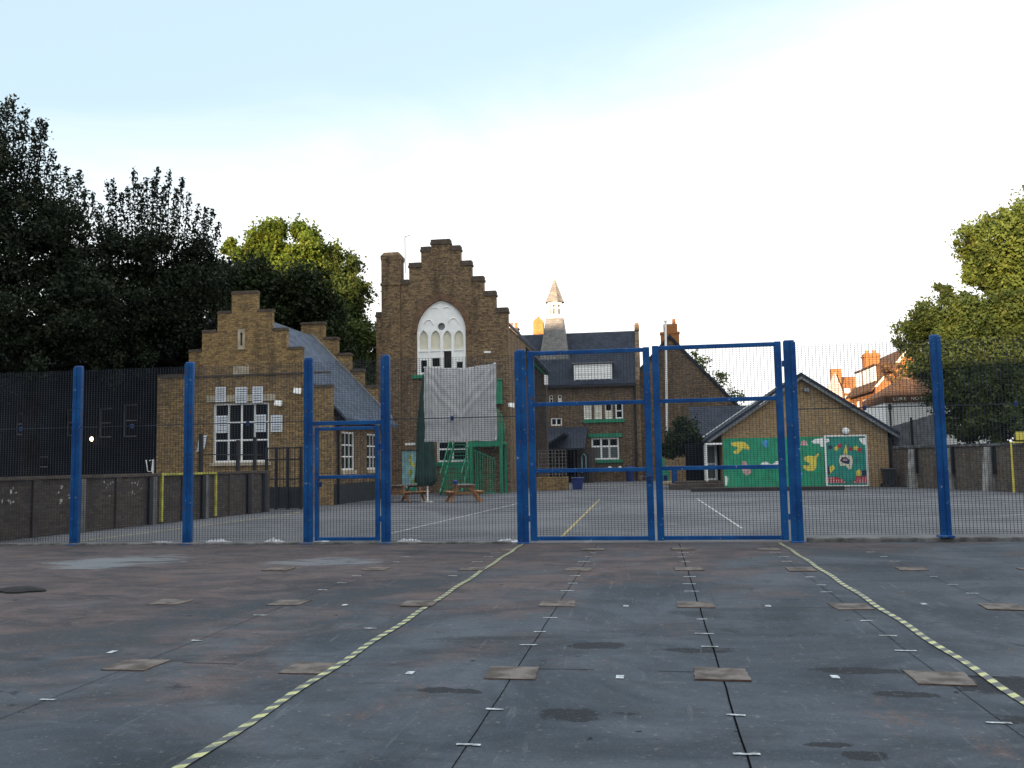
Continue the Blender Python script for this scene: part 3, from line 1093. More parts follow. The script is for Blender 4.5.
# white boards round the window
boards = [((216, 387, 226.5, 402.5), 'left of three above the window head'), ((236, 387, 248, 403), 'middle of three above the window head'),
          ((253, 386.5, 263.5, 403), 'right of three above the window head'),
          ((215.5, 415.5, 227, 433), 'in the left light of the large window'), ((254.5, 414.5, 265.5, 432), 'in the right light of the large window'),
          ((271.5, 415, 283, 432), 'on the brick right of the large window'), ((200, 435, 208, 452), 'hanging crooked left of the large window')]
for i, ((x0, y0, x1, y1), lab) in enumerate(boards):
    a_, c_ = at(x0, y1, Y1), at(x1, y0, Y1)
    root = thing('notice_board', 'white lined paper board ' + lab, 'notice board', (a_.x, Y1 - .1, a_.z), 'white boards fixed round the large window')
    W, H = c_.x - a_.x, c_.z - a_.z
    sh = -.12 if i == 6 else 0
    yb = Y1 + .055 if i in (3, 4) else Y1 - .06
    b = MB()
    b.loft([[(a_.x + sh, yb - .02, a_.z), (a_.x + W + sh, yb - .02, a_.z + (.15 if i == 6 else 0)), (a_.x + W, yb - .02, a_.z + H), (a_.x, yb - .02, a_.z + H - (.04 if i == 6 else 0))],
            [(a_.x + sh, yb, a_.z), (a_.x + W + sh, yb, a_.z + (.15 if i == 6 else 0)), (a_.x + W, yb, a_.z + H), (a_.x, yb, a_.z + H - (.04 if i == 6 else 0))]])
    b.build('sheet', M['paper'], root)
    b = MB()
    for q in range(1, 7):
        z = a_.z + H * q / 7
        dx = sh * (1 - q / 7)
        b.box(a_.x + dx + .05, a_.x + W + dx - .05, yb - .028, yb - .021, z - .012, z + .012)
    b.build('printed_lines', M['fence_wood'], root)

# ------------------------------------------------------------------ great hall
Y3 = 49.0
root = thing('school_hall', 'tall brown brick hall with crow stepped gable and white pointed window', 'building', (-11.5, Y3, 0))
left = [(-15.28, 10.0), (-14.50, 11.0), (-13.90, 11.80), (-13.33, 12.75), (-12.62, 13.64)]
right = [(-7.70, 9.95), (-8.37, 10.93), (-9.05, 11.80), (-9.73, 12.72), (-10.36, 13.62)]
outl = steps_outline(-15.28, -7.70, 0, left, right, (-12.03, -10.96, 14.02))
AX0, AX1, AS, AT, AB = -12.91, -10.08, 9.0, 10.83, 6.62


def arch(x0, x1, zb, zs, zt, n=10):
    c = (x0 + x1) / 2
    h = (x1 - x0) / 2
    out = [(x0, zb), (x1, zb)]
    # two circular arcs meeting at the top
    R = ((zt - zs) ** 2 + h * h) / (2 * h)
    for i in range(n + 1):
        t = i / n * math.asin(min(1, (zt - zs) / R))
        out.append((x1 - R + R * math.cos(t), zs + R * math.sin(t)))
    for i in range(n - 1, -1, -1):
        t = i / n * math.asin(min(1, (zt - zs) / R))
        out.append((x0 + R - R * math.cos(t), zs + R * math.sin(t)))
    return out


archo = arch(AX0, AX1, AB, AS, AT)
lowwin = rect(-11.80, -10.05, 1.70, 2.90)
upwin = arch(-9.45, -8.42, 6.05, 6.85, 7.15, 4)
doorh = rect(-13.87, -12.93, .03, 2.43)
MB().prism(outl, Y3, Y3 + .5, holes=[archo, lowwin, upwin, doorh]).build('front_gable', M['brown_brick'], root)
st = []
for i, (x, z) in enumerate(left):
    nx_ = left[i + 1][0] if i + 1 < len(left) else -12.03
    st.append((x, nx_ - .06, z))
for i, (x, z) in enumerate(right):
    nx_ = right[i + 1][0] if i + 1 < len(right) else -10.96
    st.append((nx_ + .06, x, z))
copings(root, st + [(-12.03, -10.96, 14.02)], Y3, Y3 + .5, .30, 'cap_brick', .05)
# chimney stack on the left shoulder
b = MB()
b.box(-14.93, -13.84, Y3 - .12, Y3 + .75, 0, 13.2)
b.loft([[(-14.93 - e, Y3 - .12 - e, z), (-13.84 + e, Y3 - .12 - e, z), (-13.84 + e, Y3 + .75 + e, z), (-14.93 - e, Y3 + .75 + e, z)] for e, z in ((.003, 13.2), (.035, 13.32), (.035, 13.5), (-.12, 13.72))])
b.box(-14.98, -13.79, Y3 - .17, Y3 + .80, 11.78, 11.92)
b.build('chimney_stack', M['brown_brick'], root)
# arch ring
ring_o = arch(AX0 - .30, AX1 + .30, AB + .02, AS - .05, AT + .42)
ring_i = arch(AX0 - .004, AX1 + .004, AB + .02, AS, AT + .005)
no = ring_o[2:]
ni = ring_i[2:]
b = MB()
for i in range(len(no) - 1):
    q = [no[i], no[i + 1], ni[i + 1], ni[i]]
    b.loft([[(x, Y3 - .05, z) for x, z in q], [(x, Y3 - .003, z) for x, z in q]])
b.build('arch_ring', M['arch_brick'], root)
# white tracery
px2 = lambda zx, zy: at(400 + zx / 8.54, 290 + zy / 8.54, Y3 + .12)
lan = [(168, 238), (265, 345), (370, 440), (465, 545)]
hl = []
for a_, c_ in lan:
    p0, p1, pt = px2(a_, 512), px2(c_, 512), px2((a_ + c_) / 2, 345)
    hl.append(arch(p0.x, p1.x, p0.z, p0.z + (pt.z - p0.z) * .62, pt.z, 5))
low = [(180, 230, 600, 705), (276, 340, 580, 655), (376, 440, 520, 668), (485, 536, 612, 668)]
hd = []
for x0, x1, y0, y1 in low:
    p0, p1 = px2(x0, y1), px2(x1, y0)
    hd.append(rect(p0.x, p1.x, max(p0.z, AB + .08), p1.z))
pc = px2(354, 312)
circ = [(pc.x + .21 * math.cos(t), pc.z + .21 * math.sin(t)) for t in [2 * math.pi * i / 20 for i in range(20)]]
tr = MB().prism(arch(AX0 + .005, AX1 - .005, AB + .003, AS, AT - .006), Y3 + .10, Y3 + .20, holes=hl + hd + [circ])
# raised ribs following the tracery
for (u, v, r_) in ((245, 320, 66), (455, 312, 72)):
    pts = []
    for i in range(9):
        t = math.pi * (.12 + .76 * i / 8)
        q = px2(u + r_ * .65 * math.cos(t), v - r_ * math.sin(t))
        pts.append((q.x, Y3 + .085, q.z))
    tr.tube(pts, .035, 5)
for k, (u, v) in enumerate(((300, 165), (400, 160), (350, 120))):
    pts = []
    for i in range(7):
        t = math.pi * (.15 + .7 * i / 6)
        q = px2(u + 32 * math.cos(t), v + 8 - 22 * math.sin(t))
        pts.append((q.x, Y3 + .085, q.z))
    tr.tube(pts, .03, 5)
for u in (154, 253, 357, 452, 556):
    q0, q1 = px2(u, 690), px2(u, 350 if 200 < u < 500 else 360)
    tr.box(max(q0.x - .055, AX0 + .01), min(q0.x + .055, AX1 - .01), Y3 + .05, Y3 + .097, AB + .01, q1.z)
q0 = px2(300, 518)
tr.box(AX0 + .02, AX1 - .02, Y3 + .06, Y3 + .094, q0.z - .05, q0.z + .04)
w = tr.build('pointed_window', M['white'], root)
b = MB()
for h in hl:
    xs = [p_[0] for p_ in h]; zs = [p_[1] for p_ in h]
    b.box(min(xs) - .03, max(xs) + .03, Y3 + .215, Y3 + .24, min(zs) - .03, max(zs) + .03)
b.build('blind_panel', M['cream'], w)
b = MB()
for h in hd:
    b.box(h[0][0] - .03, h[1][0] + .03, Y3 + .215, Y3 + .24, h[0][1] - .03, h[2][1] + .03)
b.build('pane', M['glass'], w)
b = MB()
b.box(pc.x - .25, pc.x + .25, Y3 + .215, Y3 + .24, pc.z - .25, pc.z + .25)
b.build('roundel', M['lead'], w)
MB().box(AX0 - .25, AX1 + .25, Y3 - .16, Y3 - .003, 6.42, 6.60).build('window_sill', M['green'], root)
# lower window, upper small arched window, painted door
w = window(root, -11.80, -10.05, 1.70, 2.90, Y3 + .12, 2, [.62], bar=.11, fr=.11, sill=('green', .22))
f = MB().prism(upwin, Y3 + .14, Y3 + .20, holes=[arch(-9.36, -8.51, 6.12, 6.80, 7.07, 4)])
w = f.build('arched_window', M['white'], root)
MB().box(-9.42, -8.45, Y3 + .205, Y3 + .23, 6.06, 7.12).build('pane', M['green'], w)
d = MB(); d.box(-13.86, -12.94, Y3 + .10, Y3 + .16, .03, 2.42); d = d.build('painted_door', M['door_mural'], root)
rng = random.Random(12)
for mk, nm in (('yellow', 'painted_flower'), ('lime', 'painted_leaf'), ('mural_green', 'painted_grass')):
    b = MB()
    for i in range(9 if mk != 'mural_green' else 6):
        cx = rng.uniform(-13.42, -13.02) if mk != 'mural_green' else -13.8 + .14 * i
        cz = rng.uniform(.5, 2.2) if mk != 'mural_green' else .22
        bl = blob(cx, cz, .055 if mk != 'mural_green' else .08, .13, i * 7 + len(mk), 12, .3)
        lay = {'yellow': .004, 'lime': .008, 'mural_green': .012}[mk]
        b.face([(x, Y3 + .10 - lay - i * .0003, z) for x, z in bl])
    b.build(nm, M[mk], d)
MB().box(-13.65, -13.05, Y3 - .03, Y3 - .003, 2.68, 2.82).build('door_sign', M['white'], root)
MB().box(-9.05, -8.68, Y3 - .03, Y3 - .003, 7.72, 7.82).build('small_plate', M['white'], root)
# body and roof behind
MB().box(-15.1, -7.75, Y3 + .51, 63, 0, 9.2).build('side_walls', M['brown_brick'], root)
gable_roof(root, -15.1, -7.75, Y3 + .52, 63, 9.3, 13.2, 'slate', over=.1)
# white aerial mast on the stack
b = MB()
x_, z_ = -13.72, 13.5
b.tube([(x_, Y3 + .6, 12.6), (x_, Y3 + .6, 14.75)], .025, 6)
b.tube([(x_, Y3 + .6, 14.74), (x_ + .30, Y3 + .6, 14.80)], .02, 5)
tag(b.build('aerial_mast', M['lead'], loc=(x_, Y3 + .6, 12.6)), 'thin grey aerial mast with bent tip beside the hall chimney', 'aerial')
floodlight('small white floodlight on the right edge of the hall gable', tuple(at(512, 405, Y3)), .25, 'floodlights on the buildings')

# green fire escape
root = thing('fire_escape', 'bright green steel fire escape stair on the front of the hall', 'stairs', (-9.3, 48, 0))
Yf, Yb = 47.3, 48.9
g = MB(); g.box(-9.55, -7.85, Yf, Yb, 2.62, 2.74); g.box(-9.55, -7.85, Yf - .05, Yf - .003, 2.50, 2.78); g.build('landing', M['green'], root)
for x, y in ((-9.52, Yf - .02), (-7.9, Yf - .02), (-9.52, Yb - .06), (-7.9, Yb - .06)):
    g = MB(); g.box(x - .07, x + .07, y - .07, y + .07, 0, 3.75 if y < 48 else 2.615); g.build('leg', M['green'], root)
g = MB()
for z in (3.1, 3.4, 3.72):
    g.bar((-9.45, Yf - .03, z), (-7.97, Yf - .03, z), .04, .04)
g.bar((-7.9, Yf + .1, 3.72), (-7.9, Yb - .1, 3.72), .04, .04)
g.build('landing_rail', M['green'], root)
g = MB()
for k in range(13):
    t = k / 12
    g.box(-10.72, -9.68, Yf - 1.9 + 3.2 * t - .03, Yf - 1.9 + 3.2 * t + .22, .18 + 2.45 * t, .23 + 2.45 * t)
g.build('treads', M['green'], root)
for xx in (-10.76, -9.64):
    g = MB(); g.bar((xx, Yf - 2.0, .12), (xx, Yf + 1.45, 2.70), .06, .22); g.build('stringer', M['green'], root)
    g = MB()
    g.bar((xx, Yf - 2.0, 1.12), (xx, Yf + 1.45, 3.72), .045, .045)
    for k in range(9):
        t = (k + .5) / 9
        g.box(xx - .014, xx + .014, Yf - 2.0 + 3.45 * t - .014, Yf - 2.0 + 3.45 * t + .014, .2 + 2.58 * t, 1.10 + 2.6 * t)
    g.build('stair_rail', M['green'], root)
g = MB()      # picket guard round the foot
for k in range(22):
    x = -10.5 + k * .125
    top = 1.55 if x < -9.5 else (2.55 - (x + 9.5) * .45)
    if k == 8:
        continue
    g.box(x - .016, x + .016, Yf - 2.2, Yf - 2.17, .08, top)
g.bar((-10.5, Yf - 2.185, 1.50), (-9.5, Yf - 2.185, 1.50), .04, .04)
g.bar((-9.46, Yf - 2.185, 2.52), (-7.86, Yf - 2.185, 1.82), .04, .04)
g.bar((-10.5, Yf - 2.185, .14), (-7.86, Yf - 2.185, .14), .04, .04)
g.bar((-10.5, Yf - 2.185, .95), (-7.86, Yf - 2.185, .95), .03, .03)
g.build('picket_guard', M['green'], root)
g = MB()      # upper flight to the first floor door
g.bar((-8.1, Yb - .5, 2.8), (-9.1, Yb - .5, 4.6), .06, .22)
g.bar((-8.1, Yb - .9, 2.8), (-9.1, Yb - .9, 4.6), .06, .22)
for k in range(9):
    t = k / 8
    g.box(-8.1 - t - .13, -8.1 - t + .13, Yb - .86, Yb - .54, 2.85 + 1.75 * t, 2.89 + 1.75 * t)
g.build('upper_flight', M['green'], root)
g = MB()
for k in range(14):
    a_ = math.pi * .5 * k / 13
    x, z = -8.35 + .55 * math.sin(a_), 3.2 + 1.35 * math.cos(a_)
    g.box(x - .012, x + .012, Yb - 1.05, Yb - 1.02, 2.74, z)
g.tube([(-8.35 + .55 * math.sin(math.pi * .5 * k / 13), Yb - 1.035, 3.2 + 1.35 * math.cos(math.pi * .5 * k / 13)) for k in range(14)], .03, 5)
g.build('curved_guard', M['green'], root)
g = MB(); g.bevbox(-8.50, -8.05, 48.6, 48.98, 4.85, 6.15, .04); g.box(-8.55, -8.02, 48.55, 48.98, 6.152, 6.22)
g.build('upper_screen', M['green'], root)

# closed parasol
root = thing('closed_parasol', 'tall folded dark green parasol standing in front of the hall', 'parasol', (-9.47, 37.5, 0))
b = MB()
prof = [(5.55, .05), (5.3, .13), (4.4, .27), (3.1, .40), (2.0, .44), (1.2, .50), (.82, .53), (.78, .44)]
rings = []
for z, r in prof:
    r *= .84
    rings.append([(-9.53 + r * (1 + .13 * math.cos(6 * t) + .05 * math.cos(11 * t + z)) * math.cos(t) * (1.0), 37.5 + r * .8 * (1 + .13 * math.cos(6 * t)) * math.sin(t), z + (.10 * math.cos(2 * t + .6) if z < 1 else 0)) for t in [2 * math.pi * i / 36 for i in range(36)]])
b.loft(rings)
b.build('canopy', M['canvas'], root, smooth=True)
b = MB(); b.tube([(-9.47, 37.5, .05), (-9.47, 37.5, 1.0)], .04, 8); b.build('pole', M['white'], root)
b = MB(); b.tube([(-9.47, 37.5, 0), (-9.47, 37.5, .06)], [.28, .26], 12); b.build('base', M['concrete'], root)


# picnic tables
def picnic(x, y, a, label, proto=None):
    root = thing('picnic_table', label, 'table', (x, y, 0), 'timber picnic tables on the playground')
    b = MB()
    for i in range(5):
        b.box(x - .36 + i * .146, x - .36 + i * .146 + .136, y - .75, y + .75, .71, .75)
    b.build('tabletop', M['grey_wood'], root)
    for s in (-1, 1):
        b = MB()
        for i in range(2):
            xx = x + s * .62 + i * .14 - .13
            b.box(xx, xx + .13, y - .75, y + .75, .42, .46)
        b.build('bench', M['wood'], root)
    for yy in (y - .5, y + .5):
        b = MB()
        b.bar((x - .22, yy, .70), (x - .70, yy, 0), .05, .10)
        b.build('leg', M['wood'], root)
        b = MB()
        b.bar((x + .22, yy, .70), (x + .70, yy, 0), .05, .10)
        b.build('leg', M['wood'], root)
        b = MB()
        b.box(x - .74, x + .74, yy + .028, yy + .075, .33, .415)
        b.box(x - .40, x + .40, yy + .028, yy + .075, .62, .705)
        b.build('crossbar', M['wood'], root)
    root.rotation_euler.z = a
    return root


picnic(-7.95, 37.8, .35, 'orange timber picnic table with a blue cup, in front of the green stairs')
picnic(-10.65, 38.3, -.5, 'orange timber picnic table just right of the small gate')
b = MB(); b.tube([(-8.28, 37.55, .75), (-8.28, 37.55, .88), (-8.28, 37.55, .93)], [.10, .12, .07], 10)
tag(b.build('blue_cup', M['blue_bin'], loc=(-8.28, 37.55, .75)), 'small round blue cup on the left end of the picnic table', 'cup')

# ------------------------------------------------------------------ gabled wing between hall and rear range
YW = 57.0
root = thing('school_wing', 'dark brick wing with steep gable and green bargeboard behind the hall', 'building', (-8, YW, 0))
MB().prism([(-11.2, 0), (-6.55, 0), (-6.55, 7.45), (-9.3, 10.5), (-11.2, 8.5)], YW, YW + .9).build('walls', M['dark_brick'], root)
MB().prism([(-6.35, 7.12), (-6.30, 7.35), (-9.3, 10.75), (-11.5, 8.4), (-11.4, 8.2), (-9.3, 10.52)], YW - .35, YW + 1.2).build('roof', M['slate'], root)
b = MB()
b.prism([(-6.55, 7.05), (-6.55, 7.28), (-9.3, 10.42), (-9.3, 9.9)], YW - .12, YW - .02)
b.build('bargeboard', M['green'], root)
MB().box(-6.62, -6.40, YW - .30, YW - .125, 6.5, 7.15).build('eaves_end', M['white'], root)

# ------------------------------------------------------------------ rear range with bell turret
Y4 = 72.0
root = thing('schoolhouse', 'long brown brick schoolhouse with slate roof, wide dormer and bell turret', 'building', (-5, Y4, 0))
wr = [at(584 + i * 10.65, 418, Y4) for i in range(4)]
uw = [rect(at(a_, 418, Y4).x, at(a_ + 7.6, 418, Y4).x, 4.95, 6.2) for a_ in (584, 594.7, 605, 615.6)]
lw = rect(-4.72, -2.55, 1.72, 3.45)
sw_ = rect(at(551, 425, Y4).x, at(562, 425, Y4).x, 4.50, 5.12)
tw = [rect(at(a_, 401, Y4).x, at(a_ + 3.4, 401, Y4).x, 6.35, 6.95) for a_ in (549.5, 558.2)]
MB().prism(rect(-12, -.95, 0, 7.95), Y4, Y4 + .4, holes=uw + [lw, sw_] + tw).build('front_wall', M['deep_brick'], root)
MB().box(-12, -.95, Y4 + 1.2, Y4 + 8, 0, 7.9).build('inner_walls', M['dark_brick'], root)
ridge_x_roof(root, -12.2, -1.10, Y4, 76.0, 80, 7.95, 12.35, 'slate')
for i, h in enumerate(uw):
    w = window(root, h[0][0], h[1][0], 4.95, 6.2, Y4 + .12, 1, [.5], fr=.10, bar=.09, pane='cream' if i < 2 else 'glass')
    if i == 2:
        f = MB(); f.box(h[0][0] + .1, h[1][0] - .1, Y4 + .10, Y4 + .118, 5.05, 5.55); f.build('blind', M['cream'], w)
MB().box(uw[0][0][0] - .1, uw[3][1][0] + .1, Y4 - .12, Y4 - .003, 4.66, 4.92).build('window_sill', M['green'], root)
w = window(root, -4.72, -2.55, 1.72, 3.45, Y4 + .10, 3, [.62], fr=.12, bar=.13, pane='grey_glass')
b = MB()
for k in range(3):
    x0 = -4.60 + k * .645
    b.prism(arch(x0 + .06, x0 + .56, 2.72, 3.05, 3.30, 5), Y4 + .085, Y4 + .1)
b.build('upper_pane', M['glass'], w)
MB().box(-4.95, -2.30, Y4 - .10, Y4 - .003, 3.47, 3.78).build('window_head', M['green'], root)
MB().box(-4.85, -2.30, Y4 - .16, Y4 - .003, 1.46, 1.70).build('window_sill', M['green'], root)
window(root, sw_[0][0], sw_[1][0], 4.5, 5.12, Y4 + .08, 2, 1, fr=.09, bar=.10)
for k, h in enumerate(tw):
    w = window(root, h[0][0], h[1][0], 6.35, 6.95, Y4 + .08, 1, [.55], fr=.05, bar=.05)
    if k:
        f = MB(); f.box(h[0][0] + .03, h[1][0] - .03, Y4 + .06, Y4 + .078, 6.38, 6.66); f.build('blind', M['white'], w)
# dormer
b = MB()
b.box(-6.02, -2.92, Y4 + .10, Y4 + 1.9, 7.80, 9.40)
b.box(-6.15, -2.80, Y4 - .05, Y4 + 2.0, 9.402, 9.52)
b.build('dormer', M['lead'], root)
window(root, -5.98, -2.96, 7.86, 9.34, Y4 + .05, 6, [.5], fr=.09, bar=.05, pane='white', name='dormer_window')
MB().box(-12, -1.1, Y4 - .36, Y4 - .22, 7.52, 7.66).build('gutter', M['black_metal'], root)
MB().box(-1.30, -1.18, Y4 - .16, Y4 - .003, 0, 7.55).build('downpipe', M['black_metal'], root)
# right end parapet with its small cap
b = MB().prism([(71.7, 0), (80, 0), (80, 8.1), (76.1, 12.55), (75.9, 12.55), (71.7, 7.95)], -1.09, -.76, axis='x')
b.build('end_parapet', M['brown_brick'], root)
b = MB(); b.box(-1.12, -.73, 75.7, 76.3, 12.5, 13.0); b.box(-1.05, -.80, 75.8, 76.2, 13.002, 13.15)
b.build('parapet_chimney', M['brown_brick'], root)
# bell turret
tx, ty = -7.74, 75.4


def octr(h, z, n=8):
    return [(tx + h * 1.06 * math.cos(math.pi * (2 * i + 1) / n), ty + h * 1.06 * math.sin(math.pi * (2 * i + 1) / n), z) for i in range(n)]


t_ = MB()
t_.loft([[(tx + i * h, ty - .35 + j * h, z) for i, j in ((-1, -1), (1, -1), (1, 1), (-1, 1))] for h, z in ((1.45, 9.0), (1.10, 11.0), (.86, 12.5), (.70, 13.62))])
t_ = t_.build('turret_skirt', M['grey_slate'], root)
b = MB()
b.loft([octr(.70, 13.62), octr(.72, 13.78), octr(.60, 13.82), octr(.60, 14.02)])
for i in range(8):
    a0 = math.pi * (2 * i + 1) / 8
    x, y = tx + .56 * math.cos(a0), ty + .56 * math.sin(a0)
    b.tube([(x, y, 14.0), (x, y, 15.0)], .10, 6)
b.loft([octr(.60, 14.50), octr(.60, 14.62)])
b.loft([octr(.60, 14.84), octr(.62, 15.14)])
b.build('lantern', M['white'], t_)
b = MB(); b.loft([octr(.40, 14.0), octr(.40, 14.9)]); b.build('louvres', M['lead'], t_)
b = MB(); b.loft([octr(.80, 15.08), octr(.70, 15.30), octr(.36, 16.25), octr(.03, 17.15)]); b.build('spire', M['spire'], t_)
b = MB(); b.tube([(tx, ty, 17.0), (tx, ty, 17.55)], [.03, .015], 5); b.build('finial', M['lead'], t_)


# chimneys behind the roof
def chimney(label, x0, x1, y0, y1, z0, z1, mat, pots, group='chimneys above the school roofs', round_top=False):
    root = thing('chimney', label, 'chimney', ((x0 + x1) / 2, (y0 + y1) / 2, z0), group)
    b = MB(); b.box(x0, x1, y0, y1, z0, z1); b.box(x0 - .08, x1 + .08, y0 - .08, y1 + .08, z1 - .35, z1 - .2)
    b.box(x0 - .06, x1 + .06, y0 - .06, y1 + .06, z1 + .001, z1 + .12)
    b.build('stack', M[mat], root)
    n = pots
    for i in range(n):
        x = x0 + (x1 - x0) * (i + .5) / n
        p_ = MB()
        y = (y0 + y1) / 2
        p_.tube([(x, y, z1 + .12), (x, y, z1 + .5), (x, y, z1 + .52), (x, y, z1 + .60)], [.15, .12, .15, .15], 8)
        p_.build('chimney_pot', M['terracotta'], root)


root = thing('chimney', 'round topped orange brick chimney left of the bell turret', 'chimney', (-9.5, 78, 10), 'chimneys above the school roofs')
b = MB(); b.box(-10.0, -9.0, 77.6, 78.4, 10, 12.75); b.build('stack', M['dark_brick'], root)
b = MB()
b.prism([(-9.95, 12.752), (-9.05, 12.752), (-9.05, 13.7)] + [(-9.5 + .45 * math.cos(t), 13.75 + .45 * math.sin(t)) for t in [math.pi * i / 8 for i in range(9)]] + [(-9.95, 13.7)], 77.65, 78.35)
b.box(-9.58, -9.42, 77.8, 78.2, 14.18, 14.36)
b.build('rounded_head', M['terracotta'], root)
chimney('dark chimney with orange pots showing over the hall shoulder', -12.6, -11.35, 78, 78.7, 9, 13.35, 'dark_brick', 3)

# porch with slate pent roof, planter, bin, small lamps
root = thing('porch', 'low dark porch with slate pent roof in front of the schoolhouse', 'porch', (-6, 68, 0))
A_, B_ = at(548, 427, 71.8), at(588, 427, 71.8)
C_, E_ = at(541, 441, 67.5), at(587, 449, 67.5)
MB().prism([(67.3, 2.45), (71.95, 4.22), (71.95, 4.36), (67.3, 2.59)], A_.x, B_.x, axis='x').build('roof', M['slate'], root)
MB().prism([(C_.x - .3, 2.3), (A_.x + 1.8, 3.6), (A_.x + 1.8, 3.75), (C_.x - .3, 2.45)], 66.4, 70.5).build('side_roof', M['slate'], root)
MB().box(-5.6, -4.45, 68.2, 71.9, 0, 2.65).build('porch_wall', M['dark_brick'], root)
MB().box(-5.35, -4.7, 68.12, 68.195, .05, 2.1).build('door', M['black'], root)
for x in (-8.6, -7.3, -5.75):
    b = MB(); b.box(x - .06, x + .06, 67.6, 67.72, 0, 2.4); b.build('post', M['black_metal'], root)
MB().box(-9.2, -5.7, 71.7, 71.95, 0, 3.0).build('back_wall', M['shade_brick'], root)
b = MB()
b.tube([(-5.2, 67.9, .75), (-5.2, 67.9, 2.0), (-5.05, 67.9, 2.2), (-4.9, 67.9, 2.0), (-4.9, 67.9, .9), (-4.6, 67.9, .9)], .03, 6)
tag(b.build('bike_hoop', M['door_mural'], loc=(-5.2, 67.9, .75)), 'pale bent metal hoop rail at the porch front', 'rail')
root = thing('planter', 'brick planter box with a trellis left of the blue bin', 'planter', (-5.7, 52, 0))
b = MB(); b.prism(rect(-6.62, -4.82, 0, .74), 51.6, 52.6); b.build('brick_box', M['yellow_brick'], root)
b = MB()
for x in [-6.55 + i * .2 for i in range(9)]:
    b.box(x - .015, x + .015, 52.45, 52.48, .74, 2.3)
for z in [.9 + i * .2 for i in range(8)]:
    b.box(-6.6, -4.9, 52.482, 52.505, z - .012, z + .012)
b.build('trellis', M['grey_wood'], root)
root = thing('recycling_bin', 'small dark blue bin beside the brick planter', 'bin', (-4.3, 52.5, 0))
b = MB(); b.loft([[(-4.6 - e, 52.2 - e, z), (-4.0 + e, 52.2 - e, z), (-4.0 + e, 52.7 + e, z), (-4.6 - e, 52.7 + e, z)] for e, z in ((-.04, 0), (.02, .62))]); b.build('body', M['blue_bin'], root)
b = MB(); b.bevbox(-4.66, -3.94, 52.14, 52.76, .625, .70, .03); b.build('lid', M['blue_bin'], root)
for i, px in enumerate((610, 620, 630)):
    p_ = at(px, 468, 71.9)
    root = thing('wall_lamp', 'small white lamp low on the schoolhouse wall, %s of three in a row' % ('leftmost', 'middle', 'rightmost')[i], 'wall lamp', tuple(p_), 'low white lamps on the schoolhouse wall')
    b = MB(); b.tube([(p_.x, 71.99, p_.z), (p_.x, 71.9, p_.z)], .06, 8); b.build('bracket', M['white'], root)
    b = MB(); b.tube([(p_.x, 71.899, p_.z), (p_.x, 71.85, p_.z), (p_.x, 71.78, p_.z)], [.13, .15, .08], 8); b.build('cover', M['white'], root)
root = thing('barrel', 'blue post box shaped barrel at the foot of the schoolhouse downpipe', 'barrel', (-1.6, 71, 0))
b = MB(); b.tube([(-1.75, 71, 0), (-1.75, 71, 1.1), (-1.75, 71, 1.2)], [.28, .28, .2], 10); b.build('body', M['blue_bin'], root)

# ------------------------------------------------------------------ shaded gable behind
Y5 = 73.0
root = thing('gable_house', 'dark brown brick gable end with chimney behind the double gates', 'house', (2, Y5, 0))
MB().prism([(-3.6, 0), (6.75, 0), (6.75, 5.7), (1.7, 11.35), (-3.6, 5.7)], Y5, Y5 + 9).build('gable_wall', M['deep_brick'], root)
MB().prism([(6.95, 5.55), (7.0, 5.75), (1.7, 11.66), (-3.8, 5.75), (-3.8, 5.5), (1.7, 11.38)], Y5 - .15, Y5 + 9.2).build('roof', M['slate'], root)
b = MB(); b.box(1.0, 2.48, Y5 + .2, Y5 + 1.0, 9.5, 11.75); b.box(.95, 2.53, Y5 + .15, Y5 + 1.05, 11.752, 11.9)
b.box(1.25, 2.35, Y5 + .22, Y5 + .98, 11.902, 12.55); b.build('chimney', M['red_brick'], root)
b = MB(); b.tube([(2.1, Y5 + .6, 12.55), (2.1, Y5 + .6, 13.0)], [.16, .13], 8); b.build('chimney_pot', M['terracotta'], root)
b = MB()
p0, p1 = at(667, 432, 72.5), at(665.5, 322, 72.5)
b.tube([p0, p1], .09, 8); b.tube([p1, (p1.x, p1.y, p1.z + .12)], [.14, .14], 8); b.tube([(p0.x, 72.5, p0.z), (p0.x, 72.95, p0.z - .3)], .09, 8)
tag(b.build('flue_pipe', M['white'], loc=tuple(p0)), 'tall thin white flue pipe up the dark gable', 'pipe')

# lean-to with blue slate roof
root = thing('slate_lean_to', 'low lean-to with plain blue slate roof behind the mural building', 'outbuilding', (5, 62, 0))
MB().prism([(59.8, 2.85), (63.5, 5.12), (63.5, 5.24), (59.8, 2.97)], 2.62, 9.2, axis='x').build('roof', M['slate'], root)
MB().box(2.75, 9.1, 60.3, 63.4, 0, 3.1).build('walls', M['dark_brick'], root)

# ------------------------------------------------------------------ mural building
Y6 = 50.5
root = thing('mural_building', 'low buff brick gabled building with a painted mural along its base', 'building', (8, Y6, 0))
MB().prism([(3.80, 0), (12.45, 0), (12.45, 3.08), (8.10, 6.0), (3.80, 3.08)], Y6, Y6 + .4).build('front_gable', M['new_brick'], root)
MB().box(3.85, 12.40, Y6 + .401, Y6 + 9, 0, 3.0).build('walls', M['new_brick'], root)
sl = (6.12 - 2.62) / (8.1 - 2.85)
MB().prism([(2.85, 2.52), (8.1, 6.02), (13.25, 2.52), (13.25, 2.66), (8.1, 6.20), (2.85, 2.66)], Y6 - .32, Y6 + 9.2).build('roof', M['slate'], root)
MB().prism([(3.1, 2.50), (8.1, 5.84), (13.0, 2.50), (13.1, 2.60), (8.1, 6.01), (3.0, 2.60)], Y6 - .30, Y6 - .20).build('bargeboard', M['lead'], root)
